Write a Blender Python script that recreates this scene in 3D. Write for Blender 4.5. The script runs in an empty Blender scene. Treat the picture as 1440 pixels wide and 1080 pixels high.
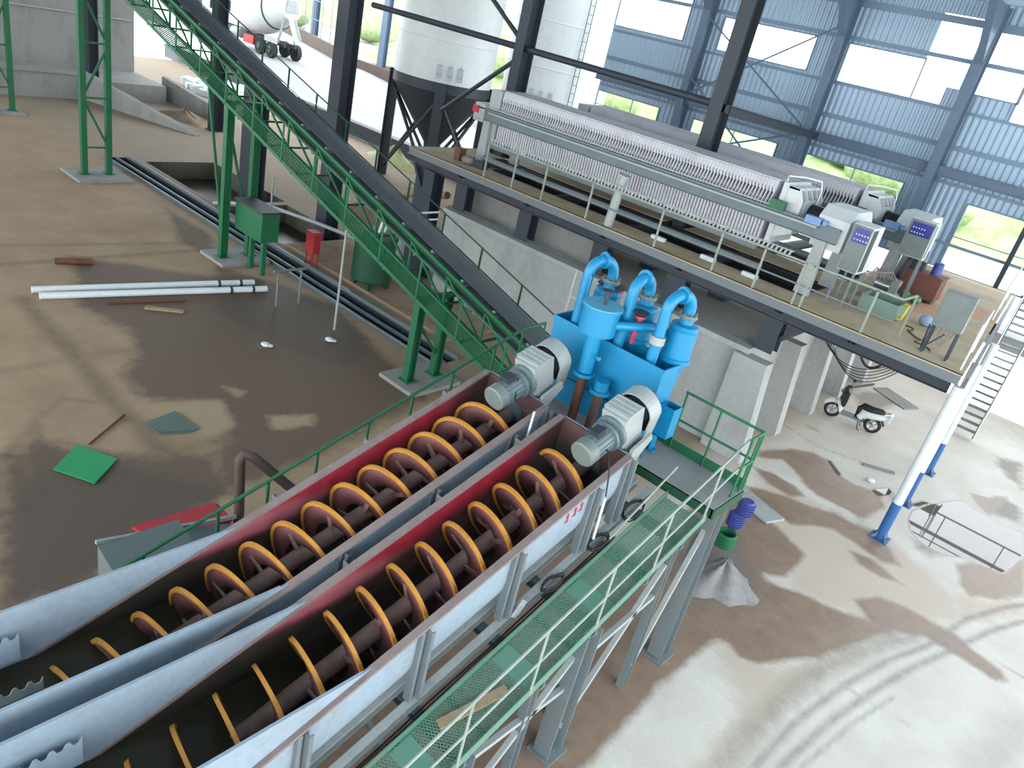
import bpy, math, random
import numpy as np
from mathutils import Vector, Matrix
random.seed(7)
PI=math.pi
SC=bpy.context.scene
COL=SC.collection

# ------------------------------------------------------------------ materials
def lin(c):
    return tuple(((v/255.0)/12.92 if v/255.0<=0.04045 else ((v/255.0+0.055)/1.055)**2.4) for v in c)+(1.0,)

class NT:
    def __init__(s,name):
        s.m=bpy.data.materials.new(name); s.m.use_nodes=True
        s.t=s.m.node_tree; s.n=s.t.nodes; s.l=s.t.links
        s.b=s.n['Principled BSDF']; s.pos=None
    def node(s,t,**kw):
        n=s.n.new(t)
        for k,v in kw.items(): setattr(n,k,v)
        return n
    def P(s):
        if s.pos is None: s.pos=s.node('ShaderNodeNewGeometry')
        return s.pos.outputs['Position']
    def link(s,a,b): s.l.new(a,b)
    def math(s,op,a,b=0.0,c=None,clamp=False):
        n=s.node('ShaderNodeMath',operation=op); n.use_clamp=clamp
        for i,v in enumerate((a,b,c)):
            if v is None: continue
            if isinstance(v,(int,float)): n.inputs[i].default_value=v
            else: s.link(v,n.inputs[i])
        return n.outputs[0]
    def noise(s,scale,detail=4,rough=.6,vec=None,stretch=None):
        n=s.node('ShaderNodeTexNoise'); n.inputs['Scale'].default_value=scale
        n.inputs['Detail'].default_value=detail; n.inputs['Roughness'].default_value=rough
        v=vec if vec is not None else s.P()
        if stretch:
            mp=s.node('ShaderNodeMapping'); mp.inputs['Scale'].default_value=stretch
            s.link(v,mp.inputs['Vector']); v=mp.outputs['Vector']
        s.link(v,n.inputs['Vector']); return n.outputs['Fac']
    def ramp(s,f,a,b):
        return s.math('MULTIPLY',s.math('SUBTRACT',f,a),1.0/(b-a),clamp=True)
    def mix(s,f,a,b):
        n=s.node('ShaderNodeMix',data_type='RGBA')
        if isinstance(f,(int,float)): n.inputs[0].default_value=f
        else: s.link(f,n.inputs[0])
        for i,v in ((6,a),(7,b)):
            if isinstance(v,tuple): n.inputs[i].default_value=v
            else: s.link(v,n.inputs[i])
        return n.outputs[2]
    def sep(s):
        n=s.node('ShaderNodeSeparateXYZ'); s.link(s.P(),n.inputs[0]); return n.outputs
    def col(s,c): 
        if isinstance(c,tuple): s.b.inputs['Base Color'].default_value=c
        else: s.link(c,s.b.inputs['Base Color'])
    def rough(s,r):
        if isinstance(r,(int,float)): s.b.inputs['Roughness'].default_value=r
        else: s.link(r,s.b.inputs['Roughness'])
    def bump(s,f,strength=.3,dist=.02):
        n=s.node('ShaderNodeBump'); n.inputs['Strength'].default_value=strength; n.inputs['Distance'].default_value=dist
        s.link(f,n.inputs['Height']); s.link(n.outputs['Normal'],s.b.inputs['Normal'])

def paint(name,c,rough=.5,metal=0.0,dirt=(95,80,65),amt=.35,scale=2.5,var=.12,stretch=None):
    n=NT(name); a=lin(c); d=lin(dirt)
    f=n.noise(scale,6,.65,stretch=stretch)
    g=n.noise(scale*9,3,.5)
    dark=tuple(v*(1-var*2.2) for v in a[:3])+(1,)
    base=n.mix(g,dark,a)
    m=n.math('MULTIPLY',n.ramp(f,.48,.75),amt)
    n.col(n.mix(m,base,d)); n.rough(n.math('ADD',n.math('MULTIPLY',m,.4),rough,clamp=True))
    n.b.inputs['Metallic'].default_value=metal
    return n.m

M={}
M['green']=paint('green_paint',(24,104,66),.45,dirt=(70,80,60),amt=.4)
M['dkgreen']=paint('dark_green_paint',(14,74,48),.5,dirt=(40,48,40),amt=.5)
M['ltgreen']=paint('lit_pale_green_paint',(96,142,122),.5,dirt=(122,122,108),amt=.6)  # paler green, with the bright light on the walkway put into the colour
M['rail']=paint('pale_weathered_rail_paint',(152,162,150),.5,dirt=(108,114,102),amt=.45)
M['blue']=paint('bright_blue_paint',(14,132,178),.35,dirt=(60,110,140),amt=.2,var=.06)
M['dkblue']=paint('deep_blue_paint',(62,74,146),.4,amt=.2)
M['postblue']=paint('post_blue_paint',(44,96,156),.45,amt=.2)
M['white']=paint('white_paint',(222,228,228),.45,dirt=(176,174,166),amt=.3)
M['grey']=paint('grey_machine_paint',(116,126,122),.45,dirt=(80,78,72),amt=.4)
M['ltgrey']=paint('light_grey_machine_paint',(166,172,170),.45,dirt=(112,108,102),amt=.35)
M['pale']=paint('pale_blue_grey_paint',(152,168,180),.5,dirt=(110,106,104),amt=.4,scale=1.6)
M['teal']=paint('teal_grey_paint',(106,122,126),.45,dirt=(78,80,80),amt=.35)
M['mauve']=paint('dusty_mauve_steel',(140,124,120),.7,dirt=(100,80,74),amt=.6)
M['steel']=paint('dark_blue_grey_steel',(48,56,66),.55,dirt=(70,70,70),amt=.3)
M['bluesteel']=paint('blue_grey_wall_steel',(98,118,140),.55,dirt=(84,98,112),amt=.3)
M['girt']=paint('girt_blue_grey',(120,144,166),.55,dirt=(100,120,138),amt=.3)
M['colgrey']=paint('grey_column_paint',(112,124,128),.5,dirt=(140,122,102),amt=.45)
M['black']=paint('black_rubber',(24,26,28),.6,dirt=(60,60,58),amt=.3)
M['belt']=paint('dark_grey_belt_rubber',(82,88,92),.75,dirt=(104,102,98),amt=.5,scale=1.2)
M['rust']=paint('rusty_steel',(106,66,48),.8,dirt=(72,52,44),amt=.7)
M['brown']=paint('brown_primer',(112,66,54),.6,dirt=(90,80,72),amt=.4)
M['red']=paint('red_paint',(190,46,54),.5,dirt=(120,70,62),amt=.4)
M['yellow']=paint('yellow_orange_paint',(200,138,52),.5,dirt=(126,88,56),amt=.45,scale=5)
M['flight']=paint('mud_coated_red_steel',(112,66,64),.6,dirt=(70,52,46),amt=.7,scale=3)
M['shaft']=paint('dusty_shaft_steel',(140,112,102),.7,dirt=(92,70,62),amt=.7)
M['chrome']=paint('bare_bright_steel',(190,190,190),.25,metal=.9,amt=.1)
M['plastic']=paint('pale_filter_plate',(198,198,204),.6,dirt=(160,150,146),amt=.5,scale=1.5)
M['concrete']=paint('grey_concrete',(150,150,146),.85,dirt=(98,96,90),amt=.6,scale=.8,stretch=(1,1,.35))
M['ltconcrete']=paint('pale_concrete',(170,173,170),.85,dirt=(120,118,114),amt=.5,scale=.9,stretch=(1,1,.35))
M['wood']=paint('weathered_board',(160,140,108),.8,dirt=(110,92,70),amt=.5,stretch=(1,6,1))
M['cable']=paint('black_cable',(30,32,36),.6,amt=.2)
M['dirtp']=paint('loose_dirt',(146,124,102),.95,dirt=(100,82,66),amt=.8)
M['sand']=paint('grey_sand',(140,138,136),.95,dirt=(86,82,80),amt=.8,scale=3)
M['rubble']=paint('pale_rubble',(196,194,188),.9,dirt=(120,116,108),amt=.6)
M['screen']=paint('blue_cabinet_screen',(40,46,140),.25,amt=.05)
M['pink']=paint('pink_red_handle',(196,60,84),.5,amt=.2)
M['tyre']=paint('tyre_rubber',(34,38,38),.8,dirt=(70,70,64),amt=.4)
M['melon']=paint('green_striped_rind',(58,110,62),.4,dirt=(150,180,110),amt=.9,scale=9,stretch=(5,5,.5))
M['bluecloth']=paint('faded_blue_cloth',(150,176,206),.9,amt=.3)
M['ltblue']=paint('light_blue_bag',(126,160,206),.7,amt=.2)
M['brick']=paint('brown_plinth',(104,90,80),.9,dirt=(70,60,54),amt=.6)
M['offwhite']=paint('off_white_paint',(204,210,210),.45,dirt=(160,158,150),amt=.3)
M['meshgreen']=paint('bright_mesh_green',(44,128,84),.5,dirt=(80,110,80),amt=.4)
M['darkhose']=paint('dark_brown_hose',(84,68,62),.7,amt=.5)
M['valve']=paint('pinkish_red_valve',(198,70,92),.45,amt=.2)
M['signred']=paint('sign_red',(196,70,90),.6,amt=.1)
M['faint']=paint('faded_grey_lettering',(186,196,198),.7,amt=.1)

def stain_liner():
    n=NT('red_lining_with_mud_tide'); x,y,z=n.sep()
    rim=n.math('ADD',n.math('MULTIPLY',n.math('SUBTRACT',y,7.0),.31),3.63)
    d=n.math('SUBTRACT',rim,z)
    nz=n.noise(2.2,5,.6)
    dd=n.math('ADD',d,n.math('MULTIPLY',n.math('SUBTRACT',nz,.5),.18))
    mud=n.ramp(dd,.26,.42)
    zz=n.math('ADD',z,n.math('MULTIPLY',n.math('SUBTRACT',nz,.5),.12))
    pool=n.ramp(n.math('MULTIPLY',zz,-1.0),-2.62,-2.5)
    pink=n.math('MULTIPLY',n.ramp(zz,2.5,2.62),n.ramp(n.math('MULTIPLY',zz,-1.0),-2.95,-2.8))
    c=n.mix(n.ramp(n.noise(6,4),.3,.7),lin((132,28,46)),lin((154,40,56)))
    c=n.mix(n.math('MULTIPLY',pink,.5),c,lin((170,120,128)))
    c=n.mix(mud,c,n.mix(nz,lin((62,40,38)),lin((88,58,54))))
    top=n.ramp(n.math('ADD',y,n.math('MULTIPLY',n.math('SUBTRACT',nz,.5),.6)),7.35,8.0)
    c=n.mix(n.math('MULTIPLY',top,.85),c,lin((70,62,58)))
    c=n.mix(pool,c,n.mix(nz,lin((38,34,30)),lin((60,52,44))))
    n.col(c); n.rough(.55); return n.m
M['liner']=stain_liner()

def deck_floor():
    n=NT('tan_dusty_platform_plate'); f=n.noise(.9,6,.65); g=n.noise(9,3)
    c=n.mix(n.ramp(f,.35,.7),lin((172,150,118)),lin((196,182,152)))
    c=n.mix(n.math('MULTIPLY',g,.35),c,lin((120,104,84)))
    o=n.noise(.35,3); c=n.mix(n.math('MULTIPLY',n.ramp(o,.6,.68),.6),c,lin((196,130,92)))
    n.col(c); n.rough(.8); return n.m
M['deck']=deck_floor()

def corrugated():
    n=NT('blue_grey_corrugated_sheet'); f=n.noise(.6,4)
    n.col(n.mix(f,lin((140,164,186)),lin((162,184,200)))); n.rough(.45); n.b.inputs['Metallic'].default_value=.15; return n.m
M['corr']=corrugated()

def green_hill():
    n=NT('pale_grass_and_scrub'); f=n.noise(.5,8,.7); g=n.noise(3.0,5,.7)  # pale and darker greens mixed by noise
    c=n.mix(n.ramp(f,.35,.65),lin((118,146,88)),lin((166,176,128)))
    c=n.mix(n.math('MULTIPLY',n.ramp(g,.5,.75),.5),c,lin((92,120,74)))
    n.col(c); n.rough(.95); return n.m
M['hill']=green_hill()
def leafy():
    n=NT('pale_green_leaves'); f=n.noise(2.5,6,.75)
    n.col(n.mix(n.ramp(f,.3,.7),lin((100,128,76)),lin((170,180,132)))); n.rough(.9); return n.m
M['leaf']=leafy()
M['road']=paint('bright_concrete_yard',(158,158,158),.85,dirt=(126,124,120),amt=.5,scale=.5)
M['weed']=paint('dry_pale_weeds',(186,190,140),.95,dirt=(120,124,84),amt=.8,scale=5)
def water():
    n=NT('murky_pit_water'); n.col(n.mix(n.noise(.8,4),lin((38,36,26)),lin((54,50,38)))); n.rough(.32); n.b.inputs['Specular IOR Level'].default_value=.25
    return n.m
M['water']=water()

# ------------------------------------------------------------------ mesh building
def nrm(v): 
    v=np.asarray(v,float); return v/np.linalg.norm(v)
def frame(d,up=(0,0,1)):
    d=nrm(d); up=np.asarray(up,float)
    if abs(d@nrm(up))>.985: up=np.array([0.,1.,0.]) if abs(d[1])<.9 else np.array([1.,0,0])
    a=nrm(np.cross(d,up)); b=np.cross(a,d); return a,b
class MB:
    def __init__(s): s.v=[];s.f=[];s.sm=[];s.mi=[];s.k=0
    def add(s,vs,fs,smooth=False):
        o=len(s.v); s.v.extend([tuple(map(float,p)) for p in vs])
        for q in fs: s.f.append(tuple(i+o for i in q)); s.sm.append(smooth); s.mi.append(s.k)
        return s
    def box(s,c,sz,R=None):
        c=np.asarray(c,float); h=np.asarray(sz,float)/2
        P=np.array([(x,y,z) for x in(-1,1) for y in(-1,1) for z in(-1,1)])*h
        if R is not None: P=P@np.asarray(R).T
        return s.add(P+c,[(0,1,3,2),(4,6,7,5),(0,4,5,1),(2,3,7,6),(0,2,6,4),(1,5,7,3)])
    def b2(s,lo,hi): 
        lo=np.asarray(lo,float);hi=np.asarray(hi,float); return s.box((lo+hi)/2,hi-lo)
    def bar(s,p,q,w,h,up=(0,0,1)):
        p=np.asarray(p,float);q=np.asarray(q,float); a,b=frame(q-p,up)
        vs=[e+a*w/2*i+b*h/2*j for e in(p,q) for i,j in((-1,-1),(1,-1),(1,1),(-1,1))]
        return s.add(vs,[(3,2,1,0),(4,5,6,7),(0,1,5,4),(1,2,6,5),(2,3,7,6),(3,0,4,7)])
    def hbeam(s,p,q,d,b,up=(0,0,1),t=.02):
        p=np.asarray(p,float);q=np.asarray(q,float); a,u=frame(q-p,up)
        prof=[(-b/2,-d/2),(b/2,-d/2),(b/2,-d/2+t),(t/2,-d/2+t),(t/2,d/2-t),(b/2,d/2-t),(b/2,d/2),(-b/2,d/2),(-b/2,d/2-t),(-t/2,d/2-t),(-t/2,-d/2+t),(-b/2,-d/2+t)]
        return s.extr(prof,p,a,u,q-p)
    def chan(s,p,q,d,b,up=(0,0,1),t=.012,flip=1):
        p=np.asarray(p,float);q=np.asarray(q,float); a,u=frame(q-p,up); a=a*flip
        prof=[(0,-d/2),(b,-d/2),(b,-d/2+t),(t,-d/2+t),(t,d/2-t),(b,d/2-t),(b,d/2),(0,d/2)]
        if flip<0: prof=prof[::-1]
        return s.extr(prof,p,a,u,q-p)
    def extr(s,prof,o,ux,uy,dv,smooth=False):
        o=np.asarray(o,float);ux=np.asarray(ux,float);uy=np.asarray(uy,float);dv=np.asarray(dv,float)
        n=len(prof); A=[o+ux*x+uy*y for x,y in prof]; B=[p+dv for p in A]
        s.add(A+B,[(i,(i+1)%n,n+(i+1)%n,n+i) for i in range(n)],smooth)
        s.add(A,[tuple(range(n))[::-1]]); s.add(B,[tuple(range(n))]); return s
    def tube(s,p,q,r,r2=None,n=12,caps=True):
        p=np.asarray(p,float);q=np.asarray(q,float); r2=r if r2 is None else r2
        a,b=frame(q-p); an=[2*PI*i/n for i in range(n)]
        A=[p+(a*math.cos(t)+b*math.sin(t))*r for t in an]; B=[q+(a*math.cos(t)+b*math.sin(t))*r2 for t in an]
        s.add(A+B,[(i,(i+1)%n,n+(i+1)%n,n+i) for i in range(n)],True)
        if caps: s.add(A,[tuple(range(n))[::-1]]); s.add(B,[tuple(range(n))])
        return s
    def pipe(s,p,q,ro,ri,n=24):
        p=np.asarray(p,float);q=np.asarray(q,float); a,b=frame(q-p); an=[2*PI*i/n for i in range(n)]
        rings=[[e+(a*math.cos(t)+b*math.sin(t))*r for t in an] for e,r in((p,ro),(q,ro),(q,ri),(p,ri))]
        vs=sum(rings,[]); fs=[]
        for k in range(4):
            k2=(k+1)%4
            fs+=[(k*n+i,k*n+(i+1)%n,k2*n+(i+1)%n,k2*n+i) for i in range(n)]
        return s.add(vs,fs,False)
    def path(s,pts,r,n=8,smooth=True):
        pts=[np.asarray(p,float) for p in pts]; m=len(pts); rings=[]; pa=None
        for i in range(m):
            d=pts[min(i+1,m-1)]-pts[max(i-1,0)]
            if np.linalg.norm(d)<1e-9: d=np.array([0,0,1.])
            d=nrm(d)
            if pa is None: a,b=frame(d)
            else:
                a=pa-d*(pa@d); a=nrm(a); b=np.cross(a,d)
            pa=a; rr=r[i] if hasattr(r,'__len__') else r
            rings.append([pts[i]+(a*math.cos(2*PI*k/n)+b*math.sin(2*PI*k/n))*rr for k in range(n)])
        vs=sum(rings,[]); fs=[(i*n+k,i*n+(k+1)%n,(i+1)*n+(k+1)%n,(i+1)*n+k) for i in range(m-1) for k in range(n)]
        s.add(vs,fs,smooth); s.add(rings[0],[tuple(range(n))[::-1]]); s.add(rings[-1],[tuple(range(n))]); return s
    def lathe(s,c,prof,axis=(0,0,1),n=28,smooth=True):
        c=np.asarray(c,float); d=nrm(axis); a,b=frame(d); an=[2*PI*i/n for i in range(n)]
        for (r1,z1),(r2,z2) in zip(prof[:-1],prof[1:]):
            A=[c+d*z1+(a*math.cos(t)+b*math.sin(t))*max(r1,1e-5) for t in an]; B=[c+d*z2+(a*math.cos(t)+b*math.sin(t))*max(r2,1e-5) for t in an]
            s.add(A+B,[(i,(i+1)%n,n+(i+1)%n,n+i) for i in range(n)],smooth and abs(z2-z1)>1e-6)
        return s
    def ball(s,c,r,n=14,m=8,sq=(1,1,1)):
        c=np.asarray(c,float); vs=[];fs=[]
        for j in range(m+1):
            t=PI*j/m
            for i in range(n): vs.append(c+np.array([math.sin(t)*math.cos(2*PI*i/n)*sq[0],math.sin(t)*math.sin(2*PI*i/n)*sq[1],math.cos(t)*sq[2]])*r)
        for j in range(m):
            for i in range(n): fs.append((j*n+i,(j+1)*n+i,(j+1)*n+(i+1)%n,j*n+(i+1)%n))
        return s.add(vs,fs,True)
    def build(s,name,mat,parent=None,loc=None,kind=None,label=None):
        V=np.array(s.v,float)
        if parent is not None: base=WL[parent.name]
        elif loc is not None: base=np.asarray(loc,float)
        else: base=np.array([(V[:,0].min()+V[:,0].max())/2,(V[:,1].min()+V[:,1].max())/2,V[:,2].min()])
        me=bpy.data.meshes.new(name); me.from_pydata((V-base).tolist(),[],s.f)
        mats=mat if isinstance(mat,(list,tuple)) else [mat]
        for m in mats: me.materials.append(m)
        me.polygons.foreach_set('use_smooth',s.sm)
        if len(mats)>1: me.polygons.foreach_set('material_index',s.mi)
        me.update()
        o=bpy.data.objects.new(name,me); COL.objects.link(o)
        if parent is not None: o.parent=parent
        else: o.location=base
        WL[o.name]=base
        if kind: o['kind']=kind
        if label: o['label']=label
        return o
WL={}
def thing(name,label,cat,loc,group=None):
    o=bpy.data.objects.new(name,None); COL.objects.link(o); o.location=loc; o.empty_display_size=.2
    o['label']=label; o['category']=cat
    if group: o['group']=group
    WL[o.name]=np.asarray(loc,float); return o
def tag(o,label,cat,group=None,kind=None):
    o['label']=label; o['category']=cat
    if group: o['group']=group
    if kind: o['kind']=kind
    return o
def dup(root,d,label=None):
    def cp(o,par):
        c=o.copy(); COL.objects.link(c)
        if par is not None: c.parent=par
        WL[c.name]=WL[o.name]+np.asarray(d,float)
        for ch in list(o.children): cp(ch,c)
        return c
    kids=cp(root,None); kids.location=Vector(WL[kids.name])
    if label: kids['label']=label
    return kids
def struct(mb,name,mat): 
    o=mb.build(name,mat,loc=(0,0,0)); o['kind']='structure'; return o
def arc(c,r,a0,a1,ux,uy,n=10):
    c=np.asarray(c,float);ux=np.asarray(ux,float);uy=np.asarray(uy,float)
    return [c+ux*r*math.cos(a0+(a1-a0)*i/n)+uy*r*math.sin(a0+(a1-a0)*i/n) for i in range(n+1)]
A_=np.array
EXPOSURE=0.22; SKY=4.6; SUN=0.0; ROOFX=12.0
MUD=[[(-7.5,-1),(-2.6,-1),(-2.63,7.5),(-2.75,9.5),(-3.5,12),(-7.5,12)],[(-3.58,8.02),(-2.71,7.8),(-2.73,8.7),(-2.75,9.6),(-2.73,10.53),(-2.66,11.34),(-2.49,11.43),(-2.19,11.28),(-1.9,11.41),(-1.63,11.91),(-1.23,12.61),(-0.96,13.42),(-0.68,14.28),(-0.37,14.89),(-1.17,14.42),(-1.83,14.16),(-2.26,14.07),(-2.85,13.76),(-3.01,13.92),(-2.66,14.24),(-2.62,14.92),(-2.68,15.47),(-3.12,15.69),(-3.58,15.92),(-4.42,16.11),(-4.92,16.72),(-5.12,14.68),(-4.69,11.74),(-4.37,9.51)],[(-5.4,18.54),(-5.42,19.05),(-4.99,20.05),(-4.53,20.52),(-4.11,20.54),(-3.6,20.02),(-3.07,19.94),(-2.55,20.18),(-2.18,19.59),(-2.36,18.43),(-2.9,18.38),(-3.46,18.33),(-3.78,18.39),(-4.26,18.84),(-4.84,19.2)],[(-5.13,17.97),(-4.61,18.22),(-4.08,18.17),(-3.69,17.93),(-3.92,17.55),(-4.52,17.57)],[(-4.87,16.81),(-4.51,17.12),(-3.88,17.46),(-3.36,17.61),(-2.92,17.92),(-2.19,17.92),(-1.52,17.73),(-1.12,17.21),(-1.44,16.93),(-2.09,17.09),(-2.65,17.18),(-3.04,16.8),(-3.4,16.34),(-3.78,16.37)],[(-2.12,16.68),(-1.66,16.83),(-1.1,16.6),(-0.85,16.56),(-1.26,16.35),(-1.75,16.35)],[(-1.42,14.94),(-1.08,15.53),(-0.62,15.75),(-0.1,15.77),(0.31,15.84),(0.76,15.66),(1.32,15.52),(1.43,15.29),(1.21,15.08),(0.74,15.16),(0.27,15.13),(-0.08,15.13),(-0.52,14.67),(-0.89,14.47)],[(-0.23,18.68),(0.15,19.38),(0.62,19.41),(0.83,20.92),(1.15,18.92),(0.71,18.07),(0.27,17.63),(0.03,17.87)],[(-0.88,23.04),(-0.45,23.28),(-0.11,24.02),(0.02,23.26),(-0.24,22.21),(-0.59,22.55)]]
DARK=[[(-5.54,26.47),(-5.37,27.45),(-4.52,27.96),(-4.1,27.47),(-4.33,26.13),(-4.95,25.48)],[(-0.97,26.82),(-0.12,26.9),(0.19,24.95),(-0.36,25.4)],[(-5.4,22.1),(-5.07,22.3),(-4.95,22.1),(-5.18,21.91)],[(-0.59,23.08),(-0.17,23.8),(0.38,23.77),(0.57,22.6),(-0.09,22.39)],[(-21.41,12.07),(-19.63,12.98),(-17.35,13.75),(-14.91,13.19),(-13.66,11.75),(-14.9,10.87),(-16.39,10.54),(-17.97,10.2)],[(-13.13,4.37),(-12.35,5.3),(-10.56,6.59),(-10.19,5.19),(-9.53,3.36),(-9.62,2.46),(-11.87,3.17)],[(-27.06,13.21),(-23.89,13.42),(-21.36,12.28),(-23.43,11.93)],[(-3.44,11.48),(-3.1,12.3),(-2.74,13.18),(-2.91,13.87),(-3.41,14.13),(-4.03,14.94),(-4.28,14.54),(-3.93,12.91)],[(-0.94,26.33),(-0.65,27.07),(-0.18,27.29),(0.13,25.32),(-0.35,25.39)],[(-2.63,18.41),(-2.48,18.79),(-2.25,18.22),(-2.36,18.03)],[(-1.32,18.8),(-0.9,18.84),(-0.48,18.88),(-0.76,18.33),(-1.11,18.38)]]  # first outline paints the scooter's shadow into the floor; the rest are stains
WET=[[(-15.92,10.2),(-15.83,10.45),(-15.59,10.36),(-15.65,10.09)],[(-15.55,12.02),(-15.44,12.18),(-15.31,12.04)],[(-1.68,20.12),(-1.47,21.08),(-0.92,22.32),(-0.68,22.09),(-0.22,22.09),(0.07,21.98),(0.63,22.18),(0.83,20.92),(0.62,19.41),(0.24,19.29),(-0.14,19.17),(-0.54,18.78),(-1.04,18.74),(-1.37,18.98),(-1.61,19.53)],[(-2.75,20.17),(-2.46,20.83),(-2.24,20.56),(-2.48,19.93)],[(-1.85,20.38),(-1.65,21.03),(-1.45,21.17),(-1.61,20.54)],[(-4.04,20.66),(-3.53,20.13),(-3.56,19.91),(-4.1,20.47)]]
LWET=[[(-22.83,8.45),(-20.74,11.02),(-19.63,12.98),(-17.35,13.75),(-13.21,12.81),(-11.68,12.46),(-10.81,8.66),(-10.56,6.59),(-10.52,6.22),(-11.79,6.84),(-12.46,7.6),(-13.67,7.86),(-14.41,6.64),(-15.46,6.68),(-16.32,7.35),(-17.42,7.76),(-18.38,7.57),(-19.4,7.3)],[(-13.5,3.69),(-13.65,4.43),(-12.58,5.4),(-11.79,6.84),(-10.56,6.59),(-10.19,5.19),(-9.53,3.36),(-9.62,2.46)]]
TAN=[[(-12.64,8.55),(-12.25,9.48),(-11.87,9.22),(-12.07,8.36)],[(-14.21,8.41),(-13.81,8.71),(-13.64,8.44)],[(-14.11,6.58),(-13.69,8.04),(-12.68,7.8),(-12.37,7.15),(-13.14,6.56)]]
FILM=[[(-4.9,17.71),(-3.32,17.97),(-1.56,18.16),(-0.01,17.21),(0.4,16.68),(-0.18,15.49),(-1.17,14.42),(-2.26,14.07),(-3.52,15.78)],[(-2.58,11.31),(-1.65,11.62),(-0.8,13.34),(-0.18,14.98),(-0.76,13.25),(-1.09,11.58),(-1.21,9.82),(-1.22,8.74),(-1.5,8.39),(-1.63,10.15),(-2.36,10.91)],[(-0.01,17.21),(1.2,18.59),(1.3,17.97),(0.46,16.41)]]
STROKE=[(0.037,0.6400000000000001,[(-5.97,21.43),(-4.58,21.06),(-3.34,21.55)]),(0.28,0.55,[(-20.2,6.28),(-16.98,6.21),(-14.84,6.09),(-13.69,6.1),(-12.45,6.16)]),(0.2,0.35,[(-16.62,4.67),(-16.65,6.08),(-16.67,7.51)]),(0.2,0.3,[(-12.22,6.05),(-12.3,7.59)]),(0.1,0.4,[(-13.45,3.78),(-14.44,4.59),(-15.03,5.32),(-14.31,6.15)]),(0.1,0.4,[(-14.21,4.45),(-11.93,3.82)]),(0.1,0.4,[(-14.44,4.59),(-12.91,4.29)]),(0.1,0.35,[(-12.96,3.73),(-11.66,3.51)]),(0.2,0.5,[(-22.57,6.56),(-22.56,12.2)]),(0.15,0.4,[(-24.02,7.02),(-23.23,12.31)]),(0.26,0.55,[(-1.33,8.97),(-1.33,10.2),(-1.26,11.36),(-1.06,12.55),(-0.68,13.82),(-0.2,15.04)]),(0.085,0.75,[(-1.0,9.39),(-0.93,10.73),(-0.68,12.25),(-0.35,13.67),(0.1,14.98),(0.42,16.61),(0.9,17.86),(1.22,18.51)]),(0.085,0.75,[(-0.73,9.72),(-0.55,11.21),(-0.28,12.6),(0.04,13.92),(0.41,15.1),(0.85,16.61),(1.33,17.82)]),(0.05,0.55,[(-0.5,10.01),(-0.26,11.59),(0.03,12.83)]),(0.035,0.7,[(0.17,15.82),(1.66,15.75)]),(0.03,0.5,[(-1.16,12.27),(0.35,12.39),(0.77,12.36)]),(0.03,0.4,[(-1.42,30.75),(-0.51,29.39)]),(0.5,0.4,[(1.52,12.57),(1.71,13.34),(1.89,14.27)])]
# ------------------------------------------------------------------ camera, light, world
cam=bpy.data.cameras.new('camera'); co=bpy.data.objects.new('camera',cam); COL.objects.link(co)
cr=Vector((0.7220710,0.6584924,0.2121349)); cu=Vector((-0.4367189,0.1960424,0.8779772)); cf=Vector((-0.5365539,0.7266052,-0.4291326))
mw=Matrix.Identity(4)
for i in range(3): mw[i][0]=cr[i]; mw[i][1]=cu[i]; mw[i][2]=-cf[i]
mw[2][3]=9.0
co.matrix_world=mw
cam.sensor_width=36.0; cam.lens=1075.0*36/1440; cam.clip_end=400; cam.clip_start=.05
SC.camera=co
SC.view_settings.view_transform='Standard'; SC.view_settings.look='None'; SC.view_settings.gamma=1
SC.view_settings.exposure=EXPOSURE
try: SC.view_settings.use_curve_mapping=False
except Exception: pass
SC.cycles.use_denoising=True
SC.cycles.max_bounces=7; SC.cycles.diffuse_bounces=4
W=bpy.data.worlds.new('overcast_sky'); SC.world=W; W.use_nodes=True
wn=W.node_tree.nodes; bg=wn['Background']
tc=wn.new('ShaderNodeTexCoord'); sx=wn.new('ShaderNodeSeparateXYZ'); W.node_tree.links.new(tc.outputs['Generated'],sx.inputs[0])
mr=wn.new('ShaderNodeMapRange'); mr.inputs['From Min'].default_value=-.1; mr.inputs['From Max'].default_value=.6
W.node_tree.links.new(sx.outputs['Z'],mr.inputs['Value'])
mx=wn.new('ShaderNodeMix'); mx.data_type='RGBA'; W.node_tree.links.new(mr.outputs[0],mx.inputs[0])
mx.inputs[6].default_value=(.95,.98,1,1); mx.inputs[7].default_value=(.86,.93,1,1)
W.node_tree.links.new(mx.outputs[2],bg.inputs['Color']); bg.inputs['Strength'].default_value=SKY
sun=bpy.data.lights.new('soft_daylight','SUN'); sun.energy=SUN; sun.angle=math.radians(40); sun.color=(1,.97,.93)
so=bpy.data.objects.new('soft_daylight',sun); COL.objects.link(so)
so.rotation_euler=Vector((-.62,.25,-.75)).to_track_quat('-Z','Y').to_euler()

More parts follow.
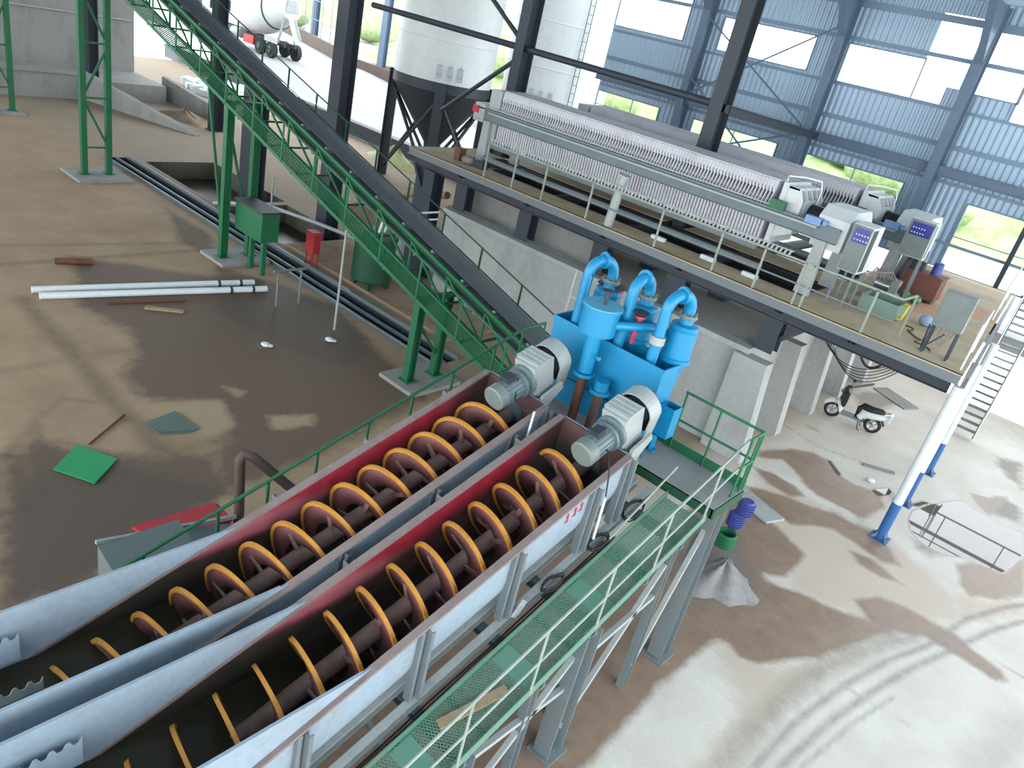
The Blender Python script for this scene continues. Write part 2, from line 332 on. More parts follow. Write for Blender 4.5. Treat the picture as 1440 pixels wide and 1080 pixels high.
# ------------------------------------------------------------------ floor with its stains and a painted scooter shadow
def poly_soft(X,Y,poly,soft):
    P=np.array(poly); n=len(P); ins=np.zeros(X.shape,bool); dm=np.full(X.shape,1e9)
    lo=P.min(0)-1; hi=P.max(0)+1
    k=np.where((X>lo[0])&(X<hi[0])&(Y>lo[1])&(Y<hi[1]))[0]
    out=np.zeros(X.shape)
    if len(k)==0: return out
    x=X[k];y=Y[k]; ins=np.zeros(x.shape,bool); dm=np.full(x.shape,1e9)
    for i in range(n):
        a=P[i];b=P[(i+1)%n]
        c=((a[1]>y)!=(b[1]>y)); t=(b[0]-a[0])*(y-a[1])/((b[1]-a[1])+1e-12)+a[0]
        ins^=(c&(x<t))
        d=b-a; L=d@d+1e-12; u=np.clip(((x-a[0])*d[0]+(y-a[1])*d[1])/L,0,1)
        dm=np.minimum(dm,np.hypot(x-a[0]-u*d[0],y-a[1]-u*d[1]))
    sd=np.where(ins,dm,-dm)
    out[k]=np.clip(.5+sd/(2*soft),0,1); return out
def stroke_soft(X,Y,line,w):
    P=np.array(line); dm=np.full(X.shape,1e9)
    for a,b in zip(P[:-1],P[1:]):
        d=b-a; L=d@d+1e-12; u=np.clip(((X-a[0])*d[0]+(Y-a[1])*d[1])/L,0,1)
        dm=np.minimum(dm,np.hypot(X-a[0]-u*d[0],Y-a[1]-u*d[1]))
    return np.clip(1.25-dm/w,0,1)
PITS=[(-33.0,-27.2,15.3,18.4),(-26.8,-22.6,15.3,18.2),(-33.6,-13.0,13.95,14.75)]
def build_floor():
    xs=np.unique(np.round(np.concatenate([np.arange(-62,-27,1.0),np.arange(-27,-7,.12),np.arange(-7,2.5,.065),np.arange(2.5,6,.25),np.arange(6,40,2.0),[h[0] for h in PITS],[h[1] for h in PITS]]),3))
    ys=np.unique(np.round(np.concatenate([np.arange(-14,-1,1.0),np.arange(-1,31.11,.09),[h[2] for h in PITS],[h[3] for h in PITS]]),3))
    nx,ny=len(xs),len(ys)
    X,Y=np.meshgrid(xs,ys); X=X.ravel();Y=Y.ravel()
    V=np.stack([X,Y,np.zeros_like(X)],1)
    I,J=np.meshgrid(np.arange(nx-1),np.arange(ny-1)); I=I.ravel();J=J.ravel()
    cx=(xs[I]+xs[I+1])/2; cy=(ys[J]+ys[J+1])/2; keep=np.ones(len(I),bool)
    for h in PITS: keep&=~((cx>h[0])&(cx<h[1])&(cy>h[2])&(cy<h[3]))
    I=I[keep];J=J[keep]; F=np.stack([J*nx+I,J*nx+I+1,(J+1)*nx+I+1,(J+1)*nx+I],1)
    me=bpy.data.meshes.new('floor')
    me.vertices.add(len(V)); me.vertices.foreach_set('co',V.ravel())
    me.loops.add(F.size); me.loops.foreach_set('vertex_index',F.ravel().astype(np.int32))
    me.polygons.add(len(F)); me.polygons.foreach_set('loop_start',np.arange(0,F.size,4,dtype=np.int32)); me.polygons.foreach_set('loop_total',np.full(len(F),4,np.int32))
    me.update(calc_edges=True)
    mx_=lambda L,s:np.max([poly_soft(X,Y,p,s) for p in L],0)
    st=lambda L:np.max([a*stroke_soft(X,Y,l,w) for w,a,l in L],0)
    right=[s for s in STROKE if s[2][0][0]>-8]; left=[s for s in STROKE if s[2][0][0]<=-8]
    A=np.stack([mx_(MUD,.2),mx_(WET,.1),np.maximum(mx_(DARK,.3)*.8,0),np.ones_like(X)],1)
    trk=np.maximum(st(right),st(left))
    B=np.stack([mx_(LWET,.5),mx_(TAN,.25),trk,np.ones_like(X)],1)
    for nm,arr in (('stain',A),('stain_b',B),('stain_c',np.stack([mx_(FILM,.4),0*X,0*X,np.ones_like(X)],1))):
        at=me.color_attributes.new(nm,'FLOAT_COLOR','POINT'); at.data.foreach_set('color',arr.ravel().astype(np.float32))
    n=NT('stained_concrete_floor'); m=n.m
    def att(nm):
        a=n.node('ShaderNodeAttribute',attribute_name=nm); s=n.node('ShaderNodeSeparateColor'); n.link(a.outputs['Color'],s.inputs[0]); return s.outputs
    a=att('stain'); b=att('stain_b'); fl=att('stain_c'); x,y,z=n.sep()
    n1=n.noise(.7,6,.65); n2=n.noise(2.6,7,.72); n3=n.noise(14,3,.6)
    def edge(f,k=.9): return n.ramp(n.math('ADD',f,n.math('MULTIPLY',n.math('SUBTRACT',n2,.5),k)),.3,.7)
    right_c=n.mix(n.ramp(n1,.3,.7),lin((216,212,202)),lin((198,191,179)))
    left_c=n.mix(n.ramp(n1,.3,.7),lin((170,144,114)),lin((146,121,94)))
    wx=n.math('ADD',x,n.math('MULTIPLY',n.math('SUBTRACT',n1,.5),2.5))
    zone=n.ramp(wx,-7.0,-5.2)
    c=n.mix(zone,left_c,right_c)
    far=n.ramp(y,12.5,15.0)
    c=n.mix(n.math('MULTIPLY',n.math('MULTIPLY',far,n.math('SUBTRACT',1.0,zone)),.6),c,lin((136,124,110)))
    c=n.mix(n.math('MULTIPLY',edge(b[0]),.85),c,n.mix(n1,lin((78,58,48)),lin((102,81,67))))
    c=n.mix(edge(b[1]),c,lin((166,144,114)))
    c=n.mix(n.math('MULTIPLY',edge(fl[0],1.2),.6),c,lin((188,168,148)))
    c=n.mix(n.math('MULTIPLY',edge(a[0],.8),.92),c,n.mix(n.ramp(n2,.3,.7),lin((116,92,74)),lin((148,122,100))))
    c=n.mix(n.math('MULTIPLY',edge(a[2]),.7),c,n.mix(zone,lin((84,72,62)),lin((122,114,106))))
    c=n.mix(n.math('MULTIPLY',b[2],n.math('ADD',n.math('MULTIPLY',n.ramp(n2,.3,.6),.4),.5)),c,n.mix(zone,lin((70,58,46)),lin((132,124,114))))
    c=n.mix(n.math('MULTIPLY',n3,.18),c,lin((70,64,58)))
    wet=edge(a[1],.35)
    c=n.mix(wet,c,lin((92,84,76)))
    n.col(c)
    damp=n.math('MAXIMUM',n.math('MULTIPLY',edge(a[0],.8),.75),n.math('MULTIPLY',edge(b[0]),.35))
    r=n.math('SUBTRACT',n.math('SUBTRACT',.85,n.math('MULTIPLY',damp,.6)),n.math('MULTIPLY',wet,.84),clamp=True)
    n.rough(n.math('MAXIMUM',r,.02))
    me.materials.append(m)
    o=bpy.data.objects.new('floor',me); COL.objects.link(o); o['kind']='structure'
build_floor()

# pits and the drain trench (sunken boxes open to the floor)
def pit(x0,x1,y0,y1,dz,name,wallm):
    b=MB(); t=.25
    b.b2((x0-t,y0-t,-dz-.2),(x1+t,y1+t,-dz))
    b.b2((x0-t,y0-t,-dz),(x0,y1+t,-.004)); b.b2((x1,y0-t,-dz),(x1+t,y1+t,-.004))
    b.b2((x0,y0-t,-dz),(x1,y0,-.004)); b.b2((x0,y1,-dz),(x1,y1+t,-.004)); struct(b,name,wallm)
M['moss']=paint('dark_mossy_concrete',(92,90,76),.85,dirt=(52,54,42),amt=.8,scale=.9,stretch=(1,1,.3)); pit(-33.0,-27.2,15.3,18.4,2.0,'wall_pit_far',M['moss']); pit(-26.8,-22.6,15.3,18.2,2.0,'wall_pit_near',M['moss'])
pit(-33.6,-13.0,13.95,14.75,.55,'floor_drain_trench',M['steel'])
for (x0,x1,y1) in ((-33,-27.2,18.4),(-26.8,-22.6,18.2)):
    cx_,hw_,yn_=(-28.45,.72,17.05) if x0<-30 else (-23.45,.5,17.3)
    b=MB(); b.extr([(x0+.01,15.31),(x1-.01,15.31),(x1-.01,y1-.01),(cx_+hw_,y1-.01),(cx_+hw_,yn_),(cx_-hw_,yn_),(cx_-hw_,y1-.01),(x0+.01,y1-.01)],(0,0,-1.9),(1,0,0),(0,1,0),(0,0,1.15)); o=b.build('pit_water',M['water'])
    tag(o,'murky brown water in the %s concrete settling pit under the conveyor'%('larger, farther' if x0<-30 else 'smaller, nearer'),'water')
for i,(y,z) in enumerate(((13.9,.05),(14.3,-.02),(14.8,.05))):
    b=MB(); b.chan((-33.6,y,z),(-13.0,y,z),.1,.06,flip=1 if y<14.2 else -1); o=b.build('steel_edge_rail',M['teal'])
    tag(o,['long steel edge rail on the near lip of the floor drain','long steel divider rail along the middle of the floor drain','long steel edge rail on the pit side of the floor drain'][i],'rail','rails of the floor drain')

# raised bay behind the front retaining wall, with its buttresses
b=MB(); b.b2((-17.6,17.95,0),(-6.35,18.25,2.8)); b.b2((-17.6,17.85,2.72),(-6.3,18.3,2.86)); struct(b,'wall_retaining',M['ltconcrete'])
b=MB(); b.b2((-17.9,18.25,0),(-17.6,30.4,2.8)); b.b2((-6.65,18.25,0),(-6.35,30.4,2.8)); struct(b,'wall_bay_sides',M['ltconcrete'])
b=MB(); b.b2((-17.55,18.95,2.745),(-11.85,19.1,3.7)); struct(b,'wall_bay_inner',M['concrete'])
b=MB(); b.b2((-17.6,18.25,2.2),(-6.65,30.4,2.74)); M['bayfloor']=paint('pale_bay_concrete',(208,208,202),.85,dirt=(150,146,138),amt=.5,scale=.7); struct(b,'floor_raised_bay',M['bayfloor'])
for y in (17.7,20.3,22.9,25.4,27.9):
    b=MB(); b.extr([(0,0),(1.0 if y>18 else 1.15,0),(.75 if y>18 else .9,2.7),(0,2.7)],(-6.6,y,0),(1,0,0),(0,0,1),(0,.42,0)); struct(b,'pillar_buttress',M['ltconcrete'])

# back wall sheeting with window openings
YW=30.5
HOLES=[(-21.7,-18.13,9.42,11.4),(-16.45,-12.6,9.38,10.54),(-11.32,-8.65,9.28,10.52),(-8.65,-7.25,9.85,12.0),(-8.65,-7.66,9.28,9.85),(-7.0,-5.41,9.82,11.7),(-5.41,8.2,9.24,11.7),
 (-21.7,-18.29,5.5,6.65),(-16.5,-12.68,5.5,6.61),(-11.4,-7.68,5.5,6.55),(-5.43,8.2,4.2,6.47)]
def wall_back():
    x0,x1,z0,z1=-21.7,8.2,4.2,12.6
    p=.22; prof=[]; x=x0
    while x<x1: prof+=[(x,0),(x+p*.3,0),(x+p*.5,-.04),(x+p*.8,-.04)]; x+=p
    px=np.array([q[0] for q in prof]); pz=np.array([q[1] for q in prof])
    zs=sorted(set([z0,z1]+[h[2] for h in HOLES]+[h[3] for h in HOLES]))
    b=MB()
    for za,zb in zip(zs[:-1],zs[1:]):
        cuts=sorted([(h[0],h[1]) for h in HOLES if h[2]<=za+1e-6 and h[3]>=zb-1e-6]); cur=x0; segs=[]
        for a,c in cuts:
            if a>cur+1e-6: segs.append((cur,a))
            cur=max(cur,c)
        if cur<x1-1e-6: segs.append((cur,x1))
        for a,c in segs:
            q=np.concatenate([[a],px[(px>a+.001)&(px<c-.001)],[c]]); yy=np.interp(q,px,pz)
            vs=[(u,YW+w,za) for u,w in zip(q,yy)]+[(u,YW+w,zb) for u,w in zip(q,yy)]; n=len(q)
            b.add(vs,[(i,i+1,n+i+1,n+i) for i in range(n-1)])
    o=struct(b,'wall_back',M['corr']); md=o.modifiers.new('thickness','SOLIDIFY'); md.thickness=.012; md.offset=1
wall_back()
for i,h in enumerate(HOLES):           # opening trim round each window hole
    if h[0] in(-8.65,) : continue
    b=MB(); x0,x1=max(h[0],-21.6),min(h[1],8.0); w=.05
    b.b2((x0-w,YW-.09,h[2]-w),(x1+w,YW-.05,h[2])); b.b2((x0-w,YW-.09,h[3]),(x1+w,YW-.05,h[3]+w)); b.b2((x0-w,YW-.09,h[2]),(x0,YW-.05,h[3])); b.b2((x1,YW-.09,h[2]),(x1+w,YW-.05,h[3]))
    if h[2]<6:
        xm=x0+1.9
        while xm<x1-.5: b.b2((xm,YW-.08,h[2]),(xm+.04,YW-.05,h[3])); xm+=2.3 if h[2]>5 else 2.05
        b.b2((x0,YW-.08,(h[2]+h[3])/2),(x1,YW-.05,(h[2]+h[3])/2+.035))
    struct(b,'window_%d'%(i+1),M['girt'])
k=0
for z,d in ((8.08,.16),(10.72,.14),(9.2,.1),(5.05,.1),(11.85,.22),(6.95,.1)):
    k+=1; b=MB(); b.chan((-21.6,YW-.1,z),(8.0,YW-.1,z),d,.08,flip=-1)
    struct(b,'trim_%d'%k,M['girt'])
b=MB(); b.hbeam((-21.6,29.95,7.3),(8.0,29.95,7.3),.34,.2); struct(b,'beam_wall',M['bluesteel'])
def column(x,y,z0,z1,d=.5,bw=.3,m='steel',brk=None):
    b=MB(); b.hbeam((x,y,z0),(x,y,z1),d,bw,up=(0,1,0),t=.03); b.b2((x-bw*.7,y-d*.65,z0),(x+bw*.7,y+d*.65,z0+.04))
    if brk: # haunch up to the roof beam
        b.extr([(0,0),(0,1.8),(-1.6,1.8)],(x-.12,y-d/2+.05,z1-1.8),(0,1,0),(0,0,1),(.24,0,0))
    return struct(b,'steel_column',M[m])
for x in (-17.0,-11.5,-6.85): column(x,30.0,2.8,12.4,.55,.32,'bluesteel',True)
column(-3.5,30.2,2.8,6.6,.14,.14,'steel')
for x in (-19.05,-11.17): column(x,21.9,2.75,12.8,.62,.42)
column(-39.3,21.9,0,13,.6,.55)
for x,y,z0,z1,w in ((-28.45,17.55,-1.99,4.3,.95),(-23.45,17.75,-1.99,13,.62)): column(x,y,z0,z1,.6,w,'steel')
column(-45.0,18.0,0.9,13,.5,.55)
for x,y in ((-66.5,46.5),(-58.2,43.3),(-52.8,43.6)): column(x,y,1.0,13,.5,.6,'bluesteel')
b=MB(); b.tube((-27.5,21.9,8.0),(-11.2,21.9,7.85),.11); struct(b,'beam_strut',M['steel'])
b=MB(); b.hbeam((-11.0,21.9,7.8),(-11.0,29.8,7.3),.25,.15); struct(b,'beam_tie',M['steel'])
b=MB(); b.tube((-21.6,21.9,9.6),(-19.2,21.9,8.1),.08); b.tube((-19.2,21.9,7.6),(-22.6,21.9,5.0),.08); struct(b,'beam_knee_brace',M['steel'])
for i,(p,q) in enumerate((((-16.8,29.8,10.4),(-11.7,29.8,7.5)),((-16.8,29.8,7.5),(-11.7,29.8,10.9)),((-16.8,29.8,8.2),(-11.7,29.8,4.9)),((-16.6,29.8,5.2),(-11.7,29.8,7.2)))):
    b=MB(); p=(p[0],29.74-.09*i,p[2]); q=(q[0],29.74-.09*i,q[2]); b.tube(p,q,.035); tag(b.build('bracing_rod',M['bluesteel']),['slim bracing rod falling to the right across the upper window behind the presses','slim bracing rod rising to the right across the upper window behind the presses','slim bracing rod falling below the wall beam behind the presses','slim bracing rod rising below the wall beam behind the presses'][i],'bracing rod','bracing rods of the back wall')

# roof
b=MB(); b.b2((-64,-16,13.4),(ROOFX,30.9,13.5)); b.b2((-21.7,30.3,12.5),(ROOFX,30.9,13.4)); struct(b,'ceiling',M['corr'])
for i,y in enumerate((29.2,27.6,26.0)):
    b=MB(); b.chan((-22,y,13.3),(ROOFX-.1,y,13.3),.2,.08); struct(b,'beam_purlin',M['bluesteel'])
for x in (-11.5,-6.85): b=MB(); b.hbeam((x,30.0,12.9),(x,8,13.15),.5,.25); struct(b,'beam_roof',M['bluesteel'])

# ground outside
b=MB(); b.b2((-21.6,30.6,2.3),(40,46,2.78)); struct(b,'road_outside',M['road'])
def grid(f,x0,x1,y0,y1,nx,ny,name,mat):
    xs=np.linspace(x0,x1,nx);ys=np.linspace(y0,y1,ny); vs=[(x,y,f(x,y)) for y in ys for x in xs]
    b=MB(); b.add(vs,[(j*nx+i,j*nx+i+1,(j+1)*nx+i+1,(j+1)*nx+i) for j in range(ny-1) for i in range(nx-1)],True); return struct(b,name,mat)
def hz(x,y): return 2.6+min(5.2,max(0,y-46)*.22)+.9*math.sin(x*.31+y*.2)*math.sin(y*.23)*(min(1,max(0,(y-46)/6)))+.5*math.sin(x*1.1)*math.sin(y*.9)*(min(1,max(0,(y-46)/6)))
grid(hz,-60,60,46,110,90,50,'hill_behind',M['hill'])
def yz(x,y): return .8+1.2*min(1,max(0,(-42-x)/12))
grid(yz,-110,-21.65,31.5,75,60,30,'ground_yard',M['road'])
grid(lambda x,y:1.5+min(6.,max(0,(y-62))*.25+max(0,(-85-x))*.2)+.8*math.sin(x*.4)*math.sin(y*.37),-140,-21,60,110,70,40,'hill_left',M['hill'])
b=MB(); b.b2((-64,31.1,-.1),(-21.75,31.5,.8)); b.b2((-64,31.0,.72),(-21.75,31.55,.86)); struct(b,'wall_yard_edge',M['steel'])
b=MB(); b.bar((-90,54.5,2.3),(-58.2,43.3,2.3),.35,1.5); b.bar((-58.2,43.3,2.1),(-40,43.6,1.9),.35,1.2); struct(b,'wall_plinth',M['brick'])
b=MB()
for z in (4.4,6.0,7.6): b.bar((-80,51.0,z),(-58.2,43.3,z),.05,.07)
for k in range(9): b.bar((-80+21.8*k/8,51-7.7*k/8,3),(-80+21.8*k/8,51-7.7*k/8,9),.05,.05)
struct(b,'window_far_grid',M['teal'])
# far left walls
b=MB(); b.b2((-49.4,-2,.0),(-49.0,22.0,9)); struct(b,'wall_left',M['concrete'])
b=MB(); b.tube((-48.93,-1.5,3.78),(-48.93,21.9,3.78),.05,n=10); tag(b.build('wall_pipe',M['ltgrey']),'thin pale pipe running level along the far left concrete wall','pipe')
b=MB(); b.b2((-49.0,-2,0),(-45.2,22.1,.95)); struct(b,'wall_left_ledge',M['concrete'])
b=MB(); b.b2((-45.2,-2,0),(-44.8,17.6,1.35)); b.b2((-45.35,-2,1.25),(-44.65,17.7,1.45)); struct(b,'wall_low',M['concrete'])
def slopewall(p,q,z0,z1,t,name):
    p=A_(p,float);q=A_(q,float); d=nrm(q-p); a=A_((-d[1],d[0]))*t/2; b=MB(); vs=[]
    for e,z in ((p,z0),(q,z1)):
        for s in(-1,1): vs+= [(e[0]+a[0]*s,e[1]+a[1]*s,-.0),(e[0]+a[0]*s,e[1]+a[1]*s,z)]
    b.add(vs,[(0,1,3,2),(4,6,7,5),(0,4,5,1),(2,3,7,6),(1,5,7,3),(0,2,6,4)]); struct(b,name,M['concrete'])
slopewall((-44.9,17.7),(-37.9,20.2),1.4,.05,.3,'wall_ramp_near'); slopewall((-46.5,22.6),(-40.6,23.6),1.3,.5,.3,'wall_ramp_far')
# ------------------------------------------------------------------ twin spiral classifiers
SL=.31
def rim(y): return 3.63+SL*(y-7)
def dk(y): return 2.45+SL*(y-7)
TH=math.atan(SL); AX=A_((0,math.cos(TH),math.sin(TH))); NN=A_((0,-math.sin(TH),math.cos(TH))); EX=A_((1.,0,0))
POOL=2.77
def u_profile(r,wall,n=14):
    pts=[(-r,0),(-r,-wall)]+[(-r*math.cos(PI*i/n),-wall-r*math.sin(PI*i/n)) for i in range(1,n)]+[(r,-wall),(r,0)]
    return pts
def sweep_u(b,xc,ra,rb,wall,y0,y1,ny=12):
    A=u_profile(ra,wall);B=u_profile(rb,wall); n=len(A); ys=np.linspace(y0,y1,ny); base=len(b.v); vs=[]
    for y in ys:
        vs+=[(xc+x,y,rim(y)+z) for x,z in A]+[(xc+x,y,rim(y)+z) for x,z in B]
    fs=[]
    for j in range(ny-1):
        o=j*2*n;q=o+2*n
        for i in range(n-1): fs.append((o+i,q+i,q+i+1,o+i+1)); fs.append((o+n+i,o+n+i+1,q+n+i+1,q+n+i))
        fs.append((o,o+n,q+n,q)); fs.append((o+n-1,q+n-1,q+2*n-1,o+2*n-1))
    for o in (0,(ny-1)*2*n):
        for i in range(n-1): fs.append((o+i,o+i+1,o+n+i+1,o+n+i))
    b.add(vs,fs)
def classifier(xc,dx,hand,label,toeL):
    t=thing('spiral_classifier',label,'spiral classifier',(xc,7.0,0.0),'twin spiral classifiers side by side')
    Y0,Y1=.2,8.35; R=.56
    b=MB(); sweep_u(b,xc,R+.03,R+.012,.45,Y0,Y1); b.extr([(x,z) for x,z in u_profile(R+.02,.45)],(xc,Y1+.012,rim(Y1)),(1,0,0),(0,0,1),(0,.03,.03*SL))
    b.build('trough_shell',M['pale'],t)
    b=MB(); sweep_u(b,xc,R+.010,R,.45,Y0,Y1-.01); b.extr([(x,z) for x,z in u_profile(R+.005,.45)],(xc,Y1-.01,rim(Y1)),(1,0,0),(0,0,1),(0,.02,.02*SL)); b.build('trough_lining',M['liner'],t)
    for s in(-1,1):
        b=MB(); x=xc+s*(R+.02); b.bar((x+s*.02,Y0,rim(Y0)),(x+s*.02,Y1,rim(Y1)),.1,.035); b.build('rim_flange',M['mauve'],t)
        yc=7+(POOL-3.63)/SL
        b=MB(); b.extr([(Y0,rim(Y0)+.0),(yc,POOL),(Y0,POOL)],(x-.012,0,0),(0,1,0),(0,0,1),(.024,0,0)); b.bar((x,Y0,POOL),(yc-.1,0,0) if False else (x,yc-.15,POOL),.035,.02)
        b.build('pool_side_panel',M['pale'],t)
    b=MB()      # notched weir plate on the inner left wall
    y=.4; prof=[(y,2.3)]
    while y<1.75:
        prof+=[(y,2.46),(y+.03,2.40),(y+.07,2.40),(y+.10,2.46)]; y+=.13
    prof+=[(1.8,2.46),(1.8,2.3)]
    b.extr([(a,c if c>2.35 else 2.12) for a,c in prof],(xc-R+.09,0,.08),(0,1,0),(0,0,1),(.012,0,0)); b.build('weir_plate',M['pale'],t)
    if toeL:
        b=MB(); b.extr([(a,c-.17) for a,c in prof],(xc-.02,0.05,.02),(0,1,0),(0,0,1),(.012,0,0)); b.build('weir_plate',M['ltgrey'],t)
    def axp(y): return A_((xc,y,rim(y)))-NN*.42
    b=MB(); b.tube(axp(.6),axp(8.3),.11,n=18); sh=b.build('screw_shaft',M['shaft'],t)
    # helicoid flight with a yellow wear rim, carried on arms
    pitch=.452; L0=axp(1.2); turns=15.2; n=28; N=int(turns*n)
    def hp(i,r,off=0.0):
        a=2*PI*i/n; ph=hand*a
        return L0+AX*(pitch*i/n+off)+EX*(r*math.sin(ph))+NN*(r*math.cos(ph))
    b=MB(); vs=[];fs=[]
    for i in range(N+1): vs+=[hp(i,.2,-.008),hp(i,.49,-.008),hp(i,.49,.008),hp(i,.2,.008)]
    for i in range(N):
        o=4*i;q=o+4
        for k in range(4): fs.append((o+k,o+(k+1)%4,q+(k+1)%4,q+k))
    b.add(vs,fs,True); fl=b.build('screw_flight',M['flight'],t)
    b=MB(); vs=[];fs=[]
    for i in range(N+1): vs+=[hp(i,.462,-.022),hp(i,.512,-.022),hp(i,.512,.022),hp(i,.462,.022)]
    for i in range(N):
        o=4*i;q=o+4
        for k in range(4): fs.append((o+k,o+(k+1)%4,q+(k+1)%4,q+k))
    b.add(vs,fs,False); b.build('wear_rim',M['yellow'],t)
    i=3
    while i<N:
        b=MB(); c=hp(i,0.0); e=hp(i,.34); b.bar(c+(e-c)*.25,e,.09,.03,up=AX); b.build('flight_arm',M['shaft'],t); i+=n//3+ (0 if i%2 else 1)
    wz=2.06; bl=[];br=[]
    for y in np.linspace(Y0+.02,4.9,24):
        dz=wz-(rim(y)-.45)
        if dz>=0: hw=R-.004
        elif dz>-(R-.03): hw=math.sqrt(max(1e-4,(R-.006)**2-dz*dz))
        else: break
        bl.append((xc-hw,y)); br.append((xc+hw,y))
    b=MB(); b.extr(br+bl[::-1],(0,0,wz-.02),(1,0,0),(0,1,0),(0,0,.02)); b.build('trough_water',M['water'],t)
    # drive: motor, flange, reducer, belt cover
    Xd=dx
    def dp(s_,h=0,x=0): return A_((Xd+x,7.72,rim(7.72)+.2))+AX*s_+NN*h+A_((x*0,0,0))
    b=MB(); b.lathe(dp(0),[(0,0),(.165,0),(.188,.02),(.188,.17)],AX); b.build('fan_cowl',M['grey'],t)
    b=MB(); b.lathe(dp(.16),[(0,0),(.176,0),(.176,.36),(0,.36)],AX)
    for k in range(18):
        a=2*PI*k/18; u=EX*math.cos(a)+NN*math.sin(a); p=dp(.18)+u*.176
        b.bar(p,p+AX*.32,.006,.02,up=u)
    mo=b.build('motor_body',M['teal'],t)
    b=MB(); b.box(dp(.33,.2),(.14,.16,.1),np.stack([EX,AX,NN],1)); b.tube(dp(.3,.2,-.06),dp(.3,.2,-.11),.03); b.build('terminal_box',M['steel'],mo)
    b=MB(); b.lathe(dp(.5),[(.0,0),(.23,0),(.23,.03),(.17,.05),(.17,.1),(.245,.12),(.245,.17),(.0,.17)],AX,32)
    for k in range(10):
        a=2*PI*k/10; u=EX*math.cos(a)+NN*math.sin(a); b.tube(dp(.6)+u*.215,dp(.7)+u*.215,.014,n=6)
    b.build('coupling_flange',M['teal'],t)
    RR=np.stack([EX,AX,NN],1)
    b=MB(); b.box(dp(.88,.03),(.4,.42,.5),RR); b.box(dp(.88,.295),(.42,.32,.05),RR)
    for k in range(4): b.bar(dp(.75+k*.09,.32,-.2),dp(.75+k*.09,.32,.2),.014,.014)
    b.box(dp(.9,-.22),(.44,.36,.08),RR); gb=b.build('gearbox',M['ltgrey'],t)
    # arched belt cover: band + dark back
    b=MB(); band=[(-.29,-.46)]+[(-.29*math.cos(PI*i/14),.29*math.sin(PI*i/14)) for i in range(15)]+[(.18,-.5)]
    inn=[(x*.93,z*.93 if z>0 else z) for x,z in band]; m=len(band); o=dp(1.14,.06); vs=[]
    for d_ in (0,.26):
        vs+=[o+AX*d_+EX*x+NN*z for x,z in band]+[o+AX*d_+EX*x+NN*z for x,z in inn]
    fs=[]
    for i in range(m-1):
        fs+=[(i,i+1,2*m+i+1,2*m+i),(m+i,3*m+i,3*m+i+1,m+i+1),(i,m+i,m+i+1,i+1),(2*m+i,2*m+i+1,3*m+i+1,3*m+i)]
    b.add(vs,fs,False); gd=b.build('belt_cover',M['ltgrey'],t)
    b=MB(); b.extr(band,o+AX*.25,EX,NN,AX*.012); b.build('cover_back_plate',M['black'],gd)
    b=MB(); b.lathe(o+AX*.05,[(0,0),(.2,0),(.2,.03),(.17,.05),(.17,.09),(.2,.11),(.2,.14),(0,.14)],AX); b.tube(o-AX*.1,o+AX*.1,.04); b.build('pulley',M['steel'],gd)
    # drive bracket: bearing housing and hooked stand down to the frame
    b=MB(); b.box(dp(.9,-.3),(.62,.4,.06),RR)
    for s in(-1,1):
        b.bar(dp(.9,-.3,s*.28),(Xd+s*.32,8.6,dk(8.6)+.16),.1,.1); 
    b.path(arc(dp(1.02,-.5),.2,.1,PI-.1,EX,NN,10),.045,8); b.build('drive_bracket',M['grey'],t)
    b=MB(); b.extr([(8.32,rim(8.3)-.98),(8.42,rim(8.3)-.98),(8.62,rim(8.6)-.2),(8.9,rim(8.7)+.0),(8.85,rim(8.7)+.1),(8.45,rim(8.5)+.0),(8.4,rim(8.5)-.25)],(Xd+.3,0,0),(0,1,0),(0,0,1),(.05,0,0)); b.build('stand_plate',M['ltgrey'],t)
    b=MB(); b.lathe(axp(8.2),[(0,0),(.24,0),(.24,.16),(.17,.2),(.17,.32),(0,.32)],AX,24); b.build('end_bearing',M['teal'],t)
    # side posts standing on the frame
    for s in(-1,1):
        for y in(2.2,3.3,4.8,6.2,7.6,8.3):
            if y>8 and s<0: continue
            b=MB(); x=xc+s*(R+.10); b.chan((x-.06,y,dk(y)+.105),(x-.06,y,rim(y)-.02),.1,.05,up=(1,0,0)); b.chan((x-.0,y+.09,dk(y)+.135),(x-.0,y+.09,rim(y)-.02),.09,.05,up=(1,0,0)); b.build('side_post',M['colgrey'],t)
    return t
LC=classifier(-6.06,-5.97,+1,'left spiral classifier, beside the brown wet floor, with a red-lined open trough',True)
RC=classifier(-4.56,-4.33,-1,'right spiral classifier, beside the pale green mesh walkway, with a red-lined open trough',False)
# faded red lettering strokes painted on the right trough's outer side
b=MB(); xo=-4.56+.592
for (y,h) in ((7.15,.0),(7.3,.02),(7.42,.03),(7.72,.05)):
    z=rim(y)-.2
    b.b2((xo,y,z-.07),(xo+.004,y+.085,z-.055)); b.b2((xo,y+.035,z-.08),(xo+.004,y+.05,z+.07)); b.b2((xo,y+.01,z+.02),(xo+.004,y+.075,z+.032)); b.b2((xo,y+.062,z-.05),(xo+.004,y+.075,z+.05))
b.build('painted_lettering',M['signred'],RC)

